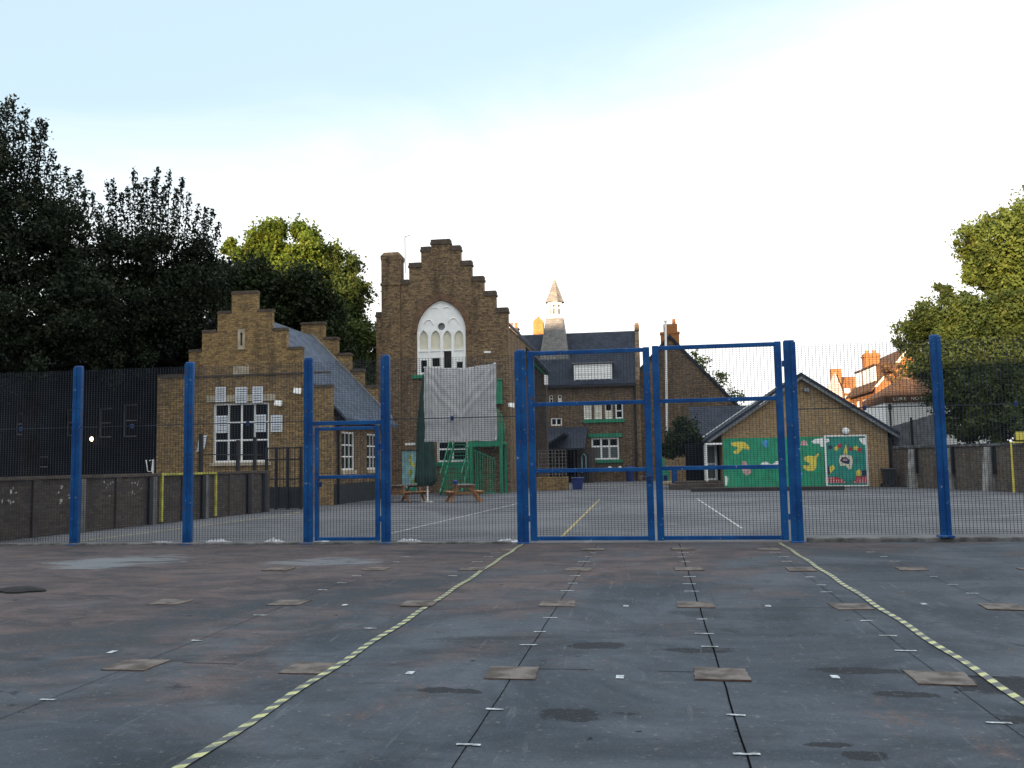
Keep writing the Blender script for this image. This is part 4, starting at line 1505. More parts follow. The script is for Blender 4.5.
MB().prism([(2.80, 2.68), (8.1, 6.22), (8.1, 6.28), (2.80, 2.74)], Y6 + 8.9, Y6 + 9.3).build('verge', M['white'], root)
b = MB(); b.box(2.88, 3.80, Y6 - .28, Y6 + .1, 2.40, 2.50); b.build('soffit', M['white'], root)
MB().box(12.5, 12.62, Y6 + .1, Y6 + .22, .1, 2.6).build('downpipe', M['black_metal'], root)
# glazed door in the recess at the left
MB().prism(rect(1.9, 3.80, .35, 2.5), Y6 + 2.0, Y6 + 2.2, holes=[rect(2.92, 3.66, .42, 2.46)]).build('porch_wall', M['shade_brick'], root)
window(root, 2.92, 3.66, .42, 2.46, Y6 + 2.05, 1, [.45], fr=.12, bar=.08, pane='grey_glass', name='glazed_door')
b = MB(); b.box(2.88, 2.98, Y6 - .25, Y6 - .15, .0, 2.398); b.build('porch_post', M['white'], root)
# raised platform and steps
b = MB(); b.box(.9, 3.78, Y6 - 1.1, Y6 + 1.95, 0, .30); b.box(1.2, 3.78, Y6 - .3, Y6 + 1.95, .302, .42); b.build('steps', M['dark_brick'], root)
floodlight('black floodlight high under the mural building gable', tuple(at(806, 390, Y6)), .3, 'floodlights on the buildings', False)
p_ = at(845.5, 431, Y6)
root = thing('bulkhead_lamp', 'round white lamp on the brick above the right mural board', 'wall lamp', tuple(p_))
b = MB(); b.tube([(p_.x, Y6, p_.z), (p_.x, Y6 - .06, p_.z)], .20, 16); b.build('backplate', M['lead'], root)
b = MB(); b.tube([(p_.x, Y6 - .061, p_.z), (p_.x, Y6 - .12, p_.z), (p_.x, Y6 - .16, p_.z)], [.19, .17, .09], 16); b.build('globe', M['white'], root)

# kerb bench in front
root = thing('timber_edging', 'long low dark timber edging along the playground before the mural', 'edging', (4.5, 46.5, 0))
b = MB(); b.bevbox(1.9, 9.3, 46.3, 46.6, 0, .20, .03); b.build('sleeper', M['dark_wood'], root)


# mural boards
def shape(root, pts, mat, lay, name):
    b = MB()
    b.prism(pts, YM - lay, YM - lay + .004)
    return b.build(name, M[mat], root)


YM = Y6 - .045
root = thing('mural_board', 'long green painted mural board with yellow birds and clouds', 'mural', (6.5, YM, 0), 'painted boards on the buff brick wall')
MB().box(3.84, 9.16, YM + .002, YM + .04, .06, 2.72).build('board', M['mural_green'], root)
mp = lambda px, py: (at(px, py, YM).x, at(px, py, YM).z)
z1 = lambda pts: [mp(715 + u / 11.81, 430 + v / 11.81) for u, v in pts]
z2 = lambda pts: [mp(790 + u / 11.38, 430 + v / 11.38) for u, v in pts]
shape(root, z1([(190, 150), (250, 138), (340, 140), (385, 170), (408, 215), (400, 235), (360, 225), (325, 220), (300, 255), (260, 285), (220, 275), (215, 255), (255, 235), (275, 205), (235, 195), (195, 185)][::-1]), 'yellow', .004, 'yellow_bird')
shape(root, z1([(325, 365), (370, 375), (395, 430), (430, 490), (420, 515), (375, 535), (335, 510), (320, 450)][::-1]), 'pink', .004, 'pink_shape')
shape(root, z1([(535, 420), (545, 385), (590, 375), (630, 380), (645, 405), (690, 400), (715, 370), (760, 365), (790, 400), (790, 425)][::-1]), 'white', .004, 'white_cloud')
shape(root, z1([(560, 135), (600, 118), (630, 130), (625, 195), (600, 205), (565, 180)][::-1]), 'sky_blue', .004, 'blue_shape')
shape(root, z1([(118, 545), (140, 545), (155, 570), (148, 655), (120, 655)][::-1]), 'white', .004, 'white_figure')
shape(root, z2([(160, 310), (215, 290), (280, 300), (320, 262), (330, 280), (300, 330), (300, 420), (275, 465), (200, 468), (150, 430), (150, 400), (215, 405), (225, 380), (180, 360), (160, 335)][::-1]), 'yellow', .004, 'yellow_duck')
shape(root, z2([(115, 175), (125, 130), (160, 112), (190, 130), (205, 178)][::-1]), 'pink', .004, 'pink_shape')
shape(root, z2([(70, 290), (100, 290), (105, 390), (72, 395)][::-1]), 'white', .004, 'white_figure')
shape(root, z2([(85, 480), (120, 470), (150, 500), (120, 520), (85, 515)][::-1]), 'sky_blue', .004, 'blue_shape')
shape(root, z2([(240, 130), (290, 100), (375, 90), (378, 190), (350, 190), (335, 155), (270, 155)][::-1]), 'white', .004, 'white_cloud')
root = thing('mural_board', 'square teal mural board edged white with red brick pattern along its base', 'mural', (10.2, YM, 0), 'painted boards on the buff brick wall')
MB().box(9.22, 11.32, YM + .002, YM + .04, .06, 2.72).build('board', M['teal'], root)
b = MB()
for q in ((9.18, 9.26, .05, 2.78), (11.28, 11.37, .05, 2.78)):
    b.box(q[0], q[1], YM - .02, YM + .045, q[2], q[3])
b.box(9.262, 11.278, YM - .02, YM + .045, 2.70, 2.78); b.box(9.262, 11.278, YM - .02, YM + .045, .05, .11)
b.build('border', M['white'], root)
shape(root, z2([(555, 350), (570, 290), (630, 275), (700, 295), (715, 350), (700, 440), (670, 450), (635, 405), (575, 410)][::-1]), 'cream', .004, 'cream_ring')
shape(root, z2([(570, 350), (590, 310), (640, 308), (685, 350), (665, 390), (600, 372)][::-1]), 'navy', .008, 'dark_centre')
shape(root, z2([(600, 350), (605, 328), (640, 325), (655, 350)][::-1]), 'pink', .012, 'pink_eye')
shape(root, z2([(395, 535), (540, 535), (610, 575), (640, 605), (395, 605)][::-1]), 'red', .004, 'red_bricks')
shape(root, z2([(700, 605), (740, 570), (755, 525), (875, 525), (875, 605)][::-1]), 'red', .004, 'red_bricks')
b = MB()
for row, (v, u0_, u1_) in enumerate(((548, 400, 520), (570, 400, 590), (592, 400, 620), (548, 765, 870), (570, 760, 870), (592, 730, 870))):
    u = u0_
    while u < u1_:
        q = z2([(u, v + 5), (u + 14, v + 5), (u + 14, v - 3), (u, v - 3)])
        b.prism(q, YM - .0075, YM - .0045)
        u += 30
b.build('brick_dots', M['white'], root)
shape(root, z2([(610, 270), (615, 230), (635, 160), (650, 230), (655, 270)][::-1]), 'yellow', .004, 'yellow_spike')
shape(root, z2([(395, 100), (440, 95), (450, 130), (400, 150)][::-1]), 'white', .004, 'white_cloud')
shape(root, z2([(780, 95), (862, 92), (862, 170), (830, 165), (800, 130)][::-1]), 'white', .004, 'white_cloud')
for (u, v, mat_, nm) in ((458, 195, 'navy', 'dark_flower'), (525, 210, 'yellow', 'yellow_flower'), (565, 180, 'red', 'red_flower'), (690, 215, 'red', 'red_flower'), (750, 205, 'yellow', 'yellow_flower'), (790, 225, 'red', 'red_flower')):
    bl = [(u + 24 * (1 + .3 * math.cos(5 * t)) * math.cos(t), v - 24 * (1 + .3 * math.cos(5 * t)) * math.sin(t)) for t in [2 * math.pi * i / 20 for i in range(20)]]
    shape(root, z2(bl), mat_, .004, nm)
shape(root, z2([(405, 420), (445, 415), (460, 500), (405, 510)][::-1]), 'navy', .004, 'dark_shape')
shape(root, z2([(455, 415), (490, 395), (515, 435), (470, 480), (460, 500), (445, 440)][::-1]), 'yellow', .004, 'yellow_shape')
shape(root, z2([(750, 470), (790, 445), (815, 480), (810, 522), (755, 522)][::-1]), 'yellow', .008, 'yellow_shape')
shape(root, z2([(818, 460), (870, 455), (870, 520), (818, 520)][::-1]), 'navy', .004, 'dark_shape')

# low green and blue play things left of the steps
root = thing('play_panel', 'bright green play panel with a cream edge left of the steps', 'play panel', (.7, 52, 0))
b = MB(); b.prism([(.25, .45), (.95, .45), (.95, .95), (.72, 1.2), (.70, 1.75), (.45, 1.75), (.25, 1.2)], 52, 52.08); b.build('panel', M['green'], root)
b = MB(); b.box(.25, 1.05, 51.95, 52.12, .28, .44); b.build('base', M['stone'], root)
root = thing('blue_bollard', 'blue timber bollard beside the green play panel', 'bollard', (1.22, 52, 0))
b = MB(); b.bevbox(1.08, 1.40, 51.9, 52.15, 0, 1.05, .03); b.build('shaft', M['blue'], root)
b = MB(); b.loft([[(1.06, 51.88, 1.052), (1.42, 51.88, 1.052), (1.42, 52.17, 1.052), (1.06, 52.17, 1.052)], [(1.15, 51.95, 1.15), (1.33, 51.95, 1.15), (1.33, 52.1, 1.15), (1.15, 52.1, 1.15)]]); b.build('cap', M['black'], root)
b = MB(); b.prism(rect(.4, 3.0, 0, 2.0), 59.0, 59.25)
tag(b.build('garden_wall', M['new_brick'], loc=(1.7, 59.1, 0)), 'orange brown brick garden wall behind the small tree', 'wall')

# ------------------------------------------------------------------ boundary walls
root = thing('boundary_wall', 'dark brick boundary wall with piers running back on the left', 'wall', (-14.7, 25, 0), 'boundary walls beside the playground')
MB().box(-15.05, -14.72, 16.0, 31.6, 0, 1.42).build('brickwork', M['wall_brick'], root)
MB().box(-15.12, -14.66, 16.0, 31.6, 1.422, 1.50).build('coping', M['cap_brick'], root)
for y in (18.9, 20.4, 22.0, 23.4, 24.95, 26.4, 27.6, 29.0, 30.3, 31.35):
    b = MB(); b.bevbox(-14.72, -14.655, y - .11, y + .11, 0, 1.40, .015); b.build('pier', M['pier' if y in (18.9, 22.0, 24.95, 27.6) else 'wall_brick'], root)
    b = MB(); b.box(-14.71, -14.62, y - .29, y - .12, .02, 1.39)
    if y in (20.4, 23.4, 26.4, 29.0):
        continue
    b.build('drainpipe', M['black'], root)
b = MB(); b.box(-14.718, -14.64, 25.25, 25.33, .05, 1.41); b.box(-14.718, -14.64, 28.05, 28.14, .05, 1.41); b.box(-14.655, -14.64, 25.25, 28.14, 1.425, 1.497)
b.build('painted_goal', M['goal_yellow'], root)
rng = random.Random(5)
b = MB()
for (py, pz) in ((19.6, 1.05), (21.4, 1.0), (23.0, 1.1), (24.2, 1.05)):
    for k in range(7):
        y, z = py + rng.uniform(-.22, .22), pz + rng.uniform(-.22, .22)
        bl = blob(y, z, rng.uniform(.02, .05), rng.uniform(.02, .05), int(py * 10) + k, 12)
        b.face([(-14.715, yy, zz) for yy, zz in bl])
b.build('painted_numbers', M['concrete'], root)
root.rotation_euler.z = math.radians(-6.4)
root.location.x = -14.64

# railing posts on top of the wall's far end, gate beside the left building
root = thing('railing', 'black steel railing posts above the far end of the left wall', 'railing', (-14.9, 28, 1.5))
for px, py0, py1 in ((197.5, 424, 476), (241, 440, 474), (263, 437, 475)):
    p_ = at(px, py1, 27.5 + (px - 197) * .05)
    yy = p_.y
    b = MB(); b.box(-14.92, -14.82, yy - .05, yy + .05, 1.48, at(px, py0, yy).z if px != 197.5 else 2.75); b.build('post', M['black_metal'], root)
b = MB(); b.box(-14.89, -14.86, 27.5, 31.3, 2.05, 2.09); b.build('rail', M['black_metal'], root)
root.rotation_euler.z = math.radians(-6.4)
root.location.x = -14.50
root = thing('steel_gate', 'black steel gate and solid lower panel between wall and left building', 'gate', (-14, 33, 0))
b = MB()
for x in (-14.70, -14.3, -13.84, -13.30):
    b.box(x - .05, x + .05, 32.95, 33.05, 0, 2.38)
for z in (2.34, 1.9, 1.15):
    b.box(-14.70, -13.25, 32.97, 33.03, z - .03, z + .03)
b.build('frame', M['black_metal'], root)
b = MB(); b.box(-14.66, -13.25, 33.05, 33.12, .03, .85); b.build('solid_panel', M['plinth'], root)
b = MB()
for i in range(6):
    b.box(-14.2 + i * .15, -14.185 + i * .15, 33.06, 33.08, .85, 2.32)
b.build('bars', M['black_metal'], root)

# hoop bracket
p_ = at(150, 466, 25)
root = thing('netball_hoop', 'small white framed hoop bracket above the left wall', 'hoop', tuple(p_))
x, y, z = p_
b = MB()
b.tube([(x + .10, y, z + .20), (x + .10, y, z - .36)], .022, 6); b.build('bracket', M['white'], root)
b = MB()
b.tube([(x - .13, y, z + .18), (x - .07, y, z - .16), (x + .06, y, z - .17), (x + .09, y, z + .19), (x - .02, y, z + .16)], .016, 6); b.build('hoop', M['white'], root)

# right boundary wall
root = thing('boundary_wall', 'brick boundary wall with pale concrete pilasters on the right', 'wall', (14.5, 45, 0), 'boundary walls beside the playground')
wa, wb = Vector((12.55, 51.0)), Vector((17.6, 34.0))
dv = (wb - wa).normalized(); nv = Vector((-dv.y, dv.x))      # nv points away from the playground
if nv.x < 0:
    nv = -nv


def wq(t, o, z):
    p_ = wa + dv * t + nv * o
    return (p_.x, p_.y, z)


LW = (wb - wa).length


def wbox(b, t0, t1, o0, o1, z0, z1):
    r_ = lambda z: [wq(t0, o0, z), wq(t1, o0, z), wq(t1, o1, z), wq(t0, o1, z)]
    b.loft([r_(z0), r_(z1)])
    return b


wbox(MB(), 0, LW, 0, .3, 0, 2.0).build('brickwork', M['right_brick'], root)
wbox(MB(), 0, LW, -.06, .36, 2.002, 2.12).build('coping', M['kerb'], root)
t = 2.4
k = 0
while t < LW:
    o_ = -.02
    b = MB()
    r_ = lambda z, q: [wq(t - .20, -q, z), wq(t + .20, -q, z), wq(t + .20, -.002, z), wq(t - .20, -.002, z)]
    b.loft([r_(0, .34), r_(.7, .30), r_(1.95, .18)])
    b.build('pilaster', M['concrete'], root)
    b = MB(); wbox(b, t + .26, t + .38, -.12, -.004, .75, 2.0); b.build('drainpipe', M['black'], root)
    t += 2.95
    k += 1
# timber fence above the wall
root = thing('timber_fence', 'grey board fence standing above the right wall beside the white building', 'fence', (13.5, 48.5, 2.1))
b = MB()
for i in range(15):
    t0 = -.3 + i * .29
    zt = 3.15 + i * .035
    b2 = wbox(MB(), t0, t0 + .27, .20, .24, 2.13, zt + .01 * (i % 3))
    b.v, b.f, b.k = b.v + b2.v, b.f + [tuple(j + len(b.v) for j in f_) for f_ in b2.f], b.k + b2.k
b.build('boards', M['fence_wood'], root)
for t0 in (-.4, 2.0, 4.2):
    wbox(MB(), t0, t0 + .12, .12, .19, 2.13, 3.35 + t0 * .12).build('post', M['black_metal'], root)
# wheelie bin at the wall end
root = thing('wheelie_bin', 'black wheelie bin in the corner beside the mural building', 'bin', (12.3, 49.9, 0))
b = MB(); b.loft([[(11.95 - e, 49.6 - e, z), (12.5 + e, 49.6 - e, z), (12.5 + e, 50.2 + e, z), (11.95 - e, 50.2 + e, z)] for e, z in ((-.06, .08), (.02, .9))]); b.build('body', M['plinth'], root)
b = MB(); b.bevbox(11.90, 12.55, 49.53, 50.28, .902, .98, .03); b.build('lid', M['plinth'], root)
for x in (11.95, 12.46):
    b = MB(); b.tube([(x - .04, 50.25, .1), (x + .04, 50.25, .1)], .1, 10); b.build('wheel', M['black'], root)
# yellow goal frame with board
root = thing('goal_frame', 'yellow goal frame with a yellow board on top against the right wall', 'goal', (15.1, 41, 0))
b = MB()
b.tube([(15.02, 40.9, 0), (15.02, 40.9, 2.1), (17.0, 39.7, 2.1), (17.0, 39.7, 0)], .05, 8); b.build('frame', M['yellow'], root)
b = MB(); b.prism([(15.15, 2.2), (16.4, 2.2), (16.4, 2.55), (15.15, 2.55)], 40.7, 40.76); b.build('top_board', M['yellow'], root)

# ------------------------------------------------------------------ dark terrace on the left
root = thing('dark_terrace', 'terrace house with deep shade put into its dark brick, beyond the left wall', 'house', (-28, 38, 0))
hw = [rect(-29.35, -28.45, 3.3, 4.35), rect(-26.75, -26.0, 3.2, 4.45), rect(-25.1, -24.45, 3.1, 4.45), rect(-23.9, -23.2, 3.1, 4.6), rect(-28.4, -27.6, 1.3, 2.3)]
MB().prism([(-36, 0), (-21.6, 0), (-21.6, 6.6), (-36, 6.6)], 38, 38.35, holes=hw).build('front_wall', M['shade_brick'], root)
MB().box(-36, -21.6, 38.36, 46, 0, 6.5).build('side_walls', M['shade_brick'], root)
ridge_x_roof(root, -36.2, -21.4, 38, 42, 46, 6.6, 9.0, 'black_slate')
for h in hw:
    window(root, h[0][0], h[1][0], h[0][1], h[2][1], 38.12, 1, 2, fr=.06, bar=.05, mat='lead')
p_ = at(91.5, 439, 37.8)
root = thing('lit_lamp', 'small lit round lamp glowing on the dark terrace wall', 'wall lamp', tuple(p_))
b = MB(); b.tube([(p_.x, 38, p_.z + .05), (p_.x, 37.85, p_.z + .08)], .05, 8); b.build('bracket', M['black_metal'], root)
b = MB(); b.tube([(p_.x, 37.8, p_.z - .10), (p_.x, 37.8, p_.z - .03), (p_.x, 37.8, p_.z + .06), (p_.x, 37.8, p_.z + .10)], [.04, .08, .065, .02], 10); b.build('bulb', M['lit'], root)

# ------------------------------------------------------------------ houses on the right
root = thing('terrace_house', 'sunlit orange brick house with steep gable and white dormer windows', 'house', (19, 72, 0), 'sunlit terrace houses beyond the right wall')
Y7 = 72.0
hw = [rect(73.4 + i * 2.1, 74.5 + i * 2.1, 4.6, 6.2) for i in range(4)]
MB().prism([(17.05, 0), (22.6, 0), (22.6, 6.8), (19.7, 9.7), (17.05, 6.8)], Y7, Y7 + .4).build('gable_wall', M['red_brick'], root)
MB().prism(rect(Y7 + .402, Y7 + 9, 0, 6.8), 17.05, 17.4, axis='x', holes=hw).build('front_wall', M['red_brick'], root)
MB().box(17.42, 22.5, Y7 + .45, Y7 + 9, 0, 6.7).build('inner_walls', M['red_brick'], root)
for h in hw:
    window(root, h[0][0], h[1][0], 4.6, 6.2, 17.15, 1, 2, axis='x', fr=.14, bar=.1, pane='cream')
MB().prism([(16.75, 6.55), (16.72, 6.70), (19.7, 10.0), (22.85, 6.8), (22.75, 6.6), (19.7, 9.72)], Y7 - .05, Y7 + 9.2).build('roof', M['tile'], root)
MB().prism([(16.95, 6.88), (17.15, 6.88), (19.72, 9.66), (19.62, 9.88)], Y7 - .12, Y7 - .055).build('verge', M['cream'], root)
for i, y in enumerate((73.2, 75.6, 78.2)):
    b = MB(); b.box(17.45, 18.9, y, y + 1.9, 7.35, 8.65); b.box(17.3, 18.9, y - .1, y + 2.0, 8.652, 8.78); b = b.build('dormer', M['tile'], root)
    f = MB(); f.box(17.36, 17.446, y + .05, y + 1.85, 7.45, 8.6); f.build('dormer_window', M['white'], b)
b = MB(); b.box(18.1, 19.3, 79.6, 80.6, 8.0, 10.3); b.box(18.0, 19.4, 79.5, 80.7, 10.0, 10.12); b.build('chimney', M['red_brick'], root)
b = MB(); b.tube([(18.4, 80.1, 10.3), (18.4, 80.1, 10.6)], .15, 8); b.tube([(19.0, 80.1, 10.3), (19.0, 80.1, 10.6)], .15, 8); b.build('chimney_pots', M['terracotta'], root)
root = thing('terrace_house', 'farther pinkish house with brown tiled roof left of the orange gable', 'house', (17.5, 84, 0), 'sunlit terrace houses beyond the right wall')
q = lambda px, py, Y=88: at(px, py, Y)
a_, c_ = q(838, 377), q(866, 376)
MB().box(a_.x, c_.x + 3, 88, 92, 0, 7.4).build('walls', M['red_brick'], root)
MB().prism([(87.8, 7.3), (90, a_.z), (92.2, 7.3), (92.2, 7.45), (90, a_.z + .16), (87.8, 7.45)], a_.x - .1, c_.x + 3, axis='x').build('roof', M['red_tile'], root)
g0, g1, g2 = q(826, 400, 87), q(835, 372, 87), q(843, 392, 87)
MB().prism([(g0.x, 0), (g2.x, 0), (g2.x, g2.z), (g1.x, g1.z), (g0.x, g0.z + .6)], 87, 87.5).build('pale_gable', M['pinkish'], root)
MB().box(g1.x - .1, g1.x + .8, 88.2, 89, 8.5, q(838, 369, 88.5).z).build('chimney', M['red_brick'], root)
w0, w1 = q(845, 398, 87.9), q(850, 388, 87.9)
MB().box(w0.x, w1.x, 87.93, 87.996, w0.z, w1.z).build('window', M['white'], root)
# white building with a lettered fascia
root = thing('white_building', 'low white rendered building with cream letters along its roof fascia', 'building', (17, 60, 0))
MB().box(14.75, 21, 60, 66, 0, 4.98).build('walls', M['white'], root)
MB().box(14.70, 21.05, 59.9, 66.1, 4.982, 5.45).build('fascia', M['tile'], root)
MB().loft([[(14.75, 59.95, 5.452), (21, 59.95, 5.452), (21, 66, 5.452), (14.75, 66, 5.452)], [(16.4, 62.2, 6.6), (20, 62.2, 6.6), (20, 64, 6.6), (16.4, 64, 6.6)]]).build('roof', M['tile'], root)
b = MB(); b.box(14.95, 15.03, 59.86, 59.995, 0, 4.9); b.box(14.90, 15.08, 59.82, 59.995, 4.55, 4.85); b.build('downpipe', M['black_metal'], root)
cu = D.curves.new('sign_text', 'FONT')
cu.body = 'LUKE  NOTT'
cu.size = .30
cu.extrude = .02
cu.space_character = 1.2
to = D.objects.new('sign_text', cu)
COL.objects.link(to)
bpy.context.view_layer.update()
me = D.meshes.new_from_object(to)
D.objects.remove(to)
lt = D.objects.new('sign_letters', me)
COL.objects.link(lt)
me.materials.clear(); me.materials.append(M['cream'])
lt.parent = root
lt.rotation_euler = (math.pi / 2, 0, 0)
lt.location = Vector((15.2, 59.86, 5.10)) - Vector((17, 60, 0))

# unseen blocks added behind the viewpoint, heights set to cast the yard's shade
def block(label, x0, x1, y0, y1, h):
    root = thing('shade_block', label, 'building', ((x0 + x1) / 2, y1, 0), 'unseen shade blocks behind the viewpoint')
    MB().box(x0, x1, y0, y1, 0, h).build('walls', M['brown_brick'], root)
    b = MB()
    for zi in range(int(h / 3.2)):
        n = int((x1 - x0) / 4)
        for i in range(n):
            x = x0 + (x1 - x0) * (i + .5) / n
            b.box(x - .6, x + .6, y1 + .003, y1 + .04, 1.0 + zi * 3.2, 2.8 + zi * 3.2)
    b.build('windows', M['glass'], root)
    MB().box(x0 - .2, x1 + .2, y0 - .2, y1 + .2, h + .002, h + .4).build('cornice', M['stone'], root)
    return root


SUN_EL, SUN_AZ = 6.5, 20.0           # elevation; direction the light travels, degrees east of the street axis
block('tall unseen brick block added behind the viewpoint on the left for shade', -120, -33, -45, -30, 25.2)
block('lower unseen brick block added directly behind the viewpoint for shade', -32.6, 45, -45, -30, 16.2)

# ------------------------------------------------------------------ trees
def leaf_mesh(name, pos, size, mat, parent, seed, up=.25, aspect=.55):
    rs = np.random.RandomState(seed)
    n = len(pos)
    nrm = rs.normal(size=(n, 3)); nrm[:, 2] += up
    nrm /= np.linalg.norm(nrm, axis=1)[:, None]
    a = np.cross(nrm, rs.normal(size=(n, 3)))
    a /= np.linalg.norm(a, axis=1)[:, None]
    b_ = np.cross(nrm, a)
    sz = size * rs.uniform(.6, 1.3, (n, 1))
    a = a * sz; b_ = b_ * sz * aspect
    fold = nrm * sz * .22
    v = np.empty((n, 4, 3))
    v[:, 0] = pos - a; v[:, 1] = pos + b_ + fold; v[:, 2] = pos + a; v[:, 3] = pos - b_ + fold
    v = v.reshape(-1, 3) - np.array(root_loc(parent))
    me = D.meshes.new(name)
    me.vertices.add(4 * n)
    me.vertices.foreach_set('co', v.astype(np.float32).ravel())
    me.loops.add(4 * n)
    me.loops.foreach_set('vertex_index', np.arange(4 * n, dtype=np.int32))
    me.polygons.add(n)
    me.polygons.foreach_set('loop_start', np.arange(0, 4 * n, 4, dtype=np.int32))
    me.polygons.foreach_set('loop_total', np.full(n, 4, dtype=np.int32))
    me.materials.append(mat)
    me.update(calc_edges=True)
    o = D.objects.new(name, me)
    COL.objects.link(o)
    o.parent = parent
    return o


def cloud(blobs, n, seed, clump=.45, clumps=40, shell=.55):
    """leaf positions gathered in clumps through the volume of each ellipsoid"""
    rs = np.random.RandomState(seed)
    vol = np.array([b[3] * b[4] * b[5] for b in blobs]) ** .75
    vol /= vol.sum()
    out = []
    for (cx, cy, cz, rx, ry, rz), w in zip(blobs, vol):
        k = max(6, int(clumps * len(blobs) * w))
        d = rs.normal(size=(k, 3)); d /= np.linalg.norm(d, axis=1)[:, None]
        rad = shell + (1 - shell) * rs.uniform(0, 1, (k, 1)) ** .6
        rad *= rs.uniform(.82, 1.08, (k, 1))
        cc_ = d * rad
        m_ = int(n * w)
        idx = rs.randint(0, k, m_)
        sc = clump * rs.uniform(.5, 1.2, k)
        q = cc_[idx] * np.array([rx, ry, rz]) + rs.normal(size=(m_, 3)) * sc[idx][:, None] * min(rx, rz) * .42
        out.append(q + np.array([cx, cy, cz]))
    return np.concatenate(out)


def tree(name, label, base, blobs, n, size, mat, seed, r=.3, group='trees round the school', clump=.45, clumps=40, shell=.55, extra=None, cat='tree', stems=None):
    root = thing(name, label, cat, base, group)
    bx, by, bz = base
    rng = random.Random(seed)
    b = MB()
    topc = max(blobs, key=lambda q: q[2])
    H = topc[2]
    pts = [(bx, by, bz), (bx + rng.uniform(-.1, .1), by, bz + (H - bz) * .35), (bx + (topc[0] - bx) * .5, by + (topc[1] - by) * .5, bz + (H - bz) * .65), (topc[0], topc[1], H)]
    b.tube(pts, [r * 1.25, r, r * .7, r * .2], 8)
    for q in blobs:
        s0 = Vector(pts[1]).lerp(Vector(pts[2]), rng.random())
        e = Vector(q[:3])
        mid = s0.lerp(e, .5) + Vector((rng.uniform(-.3, .3), rng.uniform(-.3, .3), .3))
        b.tube([s0, mid, e], [r * .5, r * .3, r * .08], 6)
        for _ in range(4):
            e2 = e + Vector((rng.uniform(-1, 1) * q[3], rng.uniform(-1, 1) * q[4], rng.uniform(-.4, 1) * q[5])) * .75
            b.tube([mid.lerp(e, .6), e2], [r * .10, r * .02], 5)
    for p0, p1 in (stems or []):
        p0, p1 = Vector(p0), Vector(p1)
        b.tube([p0, p0.lerp(p1, .5) + Vector((rng.uniform(-.1, .1), 0, 0)), p1], [.035, .022, .008], 5)
    b.build('trunk', M['bark'], root)
    pos = cloud(blobs, n, seed, clump, clumps, shell)
    if extra is not None:
        pos = np.concatenate([pos, extra])
    leaf_mesh('crown', pos, size, M[mat], root, seed)
    return root


def B(px, py, Y, rx, ry, rz):
    p_ = at(px, py, Y)
    return (p_.x, Y, p_.z, rx, ry, rz)


def shoots(items, seed, step=.22, spread=.16):
    """upright leafy shoots: list of (foot, tip)"""
    rs = np.random.RandomState(seed)
    out = []
    for p0, p1 in items:
        p0, p1 = np.array(p0), np.array(p1)
        n = max(3, int(np.linalg.norm(p1 - p0) / step * 5))
        t = rs.uniform(0, 1, (n, 1))
        bend = np.sin(t * 3.1) * rs.normal(size=3) * .12
        out.append(p0 + (p1 - p0) * t + bend + rs.normal(size=(n, 3)) * spread * (1.25 - t))
    return np.concatenate(out)


# far left: tall loose tree
ex = []
rng = random.Random(70)
for px, top in ((-6, 112), (2, 103), (9, 98), (14, 97), (20, 118), (26, 108), (33, 128), (40, 118), (45, 122), (52, 150), (58, 166), (66, 168), (72, 176), (80, 172), (86, 190)):
    p1 = at(px, top, 34 + rng.uniform(-1, 1))
    p0 = at(px * .8 + rng.uniform(-8, 8), top + 75, 34.3)
    ex.append((p0, p1))
ex0 = list(ex)
sh0 = shoots(ex, 9, .05, .27)
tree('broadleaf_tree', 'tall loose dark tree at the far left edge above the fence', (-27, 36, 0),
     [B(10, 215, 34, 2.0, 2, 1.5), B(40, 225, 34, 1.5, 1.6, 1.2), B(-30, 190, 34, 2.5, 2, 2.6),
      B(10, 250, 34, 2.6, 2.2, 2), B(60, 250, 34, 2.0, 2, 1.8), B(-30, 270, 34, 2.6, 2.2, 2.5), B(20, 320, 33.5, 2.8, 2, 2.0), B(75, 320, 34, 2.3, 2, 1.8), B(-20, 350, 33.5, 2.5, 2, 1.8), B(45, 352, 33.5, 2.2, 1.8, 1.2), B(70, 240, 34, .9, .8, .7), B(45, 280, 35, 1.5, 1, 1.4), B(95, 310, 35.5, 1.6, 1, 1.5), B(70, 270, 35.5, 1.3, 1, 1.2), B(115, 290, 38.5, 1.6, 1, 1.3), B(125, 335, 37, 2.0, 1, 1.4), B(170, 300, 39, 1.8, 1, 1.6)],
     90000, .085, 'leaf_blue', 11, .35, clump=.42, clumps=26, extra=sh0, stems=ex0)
# upright twiggy tree
ex = []
rng = random.Random(77)
for px, top in ((92, 190), (100, 205), (107, 184), (113, 178), (121, 195), (127, 186), (133, 172), (140, 186), (147, 176), (153, 182), (158, 170), (164, 186), (170, 174), (177, 190), (183, 177), (190, 196), (198, 200), (205, 205), (213, 212), (219, 225)):
    p1 = at(px, top + rng.uniform(-3, 5), 37 + rng.uniform(-1.2, 1.2))
    p0 = at(px * .72 + 155 * .28, 285, 37.5)
    ex.append((p0, p1))
sh = shoots(ex, 5, .05, .22)
tree('upright_tree', 'dark tree of many thin upright leafy shoots behind the left gable', (-19.8, 38.5, 0),
     [B(120, 265, 37.5, 1.9, 1.6, 1.5), B(165, 262, 37.5, 1.7, 1.6, 1.5), B(205, 275, 37.5, 1.4, 1.4, 1.6), B(105, 320, 36.5, 2.0, 1.8, 1.7), B(150, 318, 36.5, 2.0, 1.8, 1.8), B(195, 320, 37.8, 1.8, 1.2, 1.8), B(120, 355, 36, 2.0, 1.5, 1.0), B(85, 280, 37, 1.6, 1.5, 1.6)],
     52000, .08, 'leaf_blue', 13, .28, clump=.45, clumps=30, extra=sh, stems=ex)
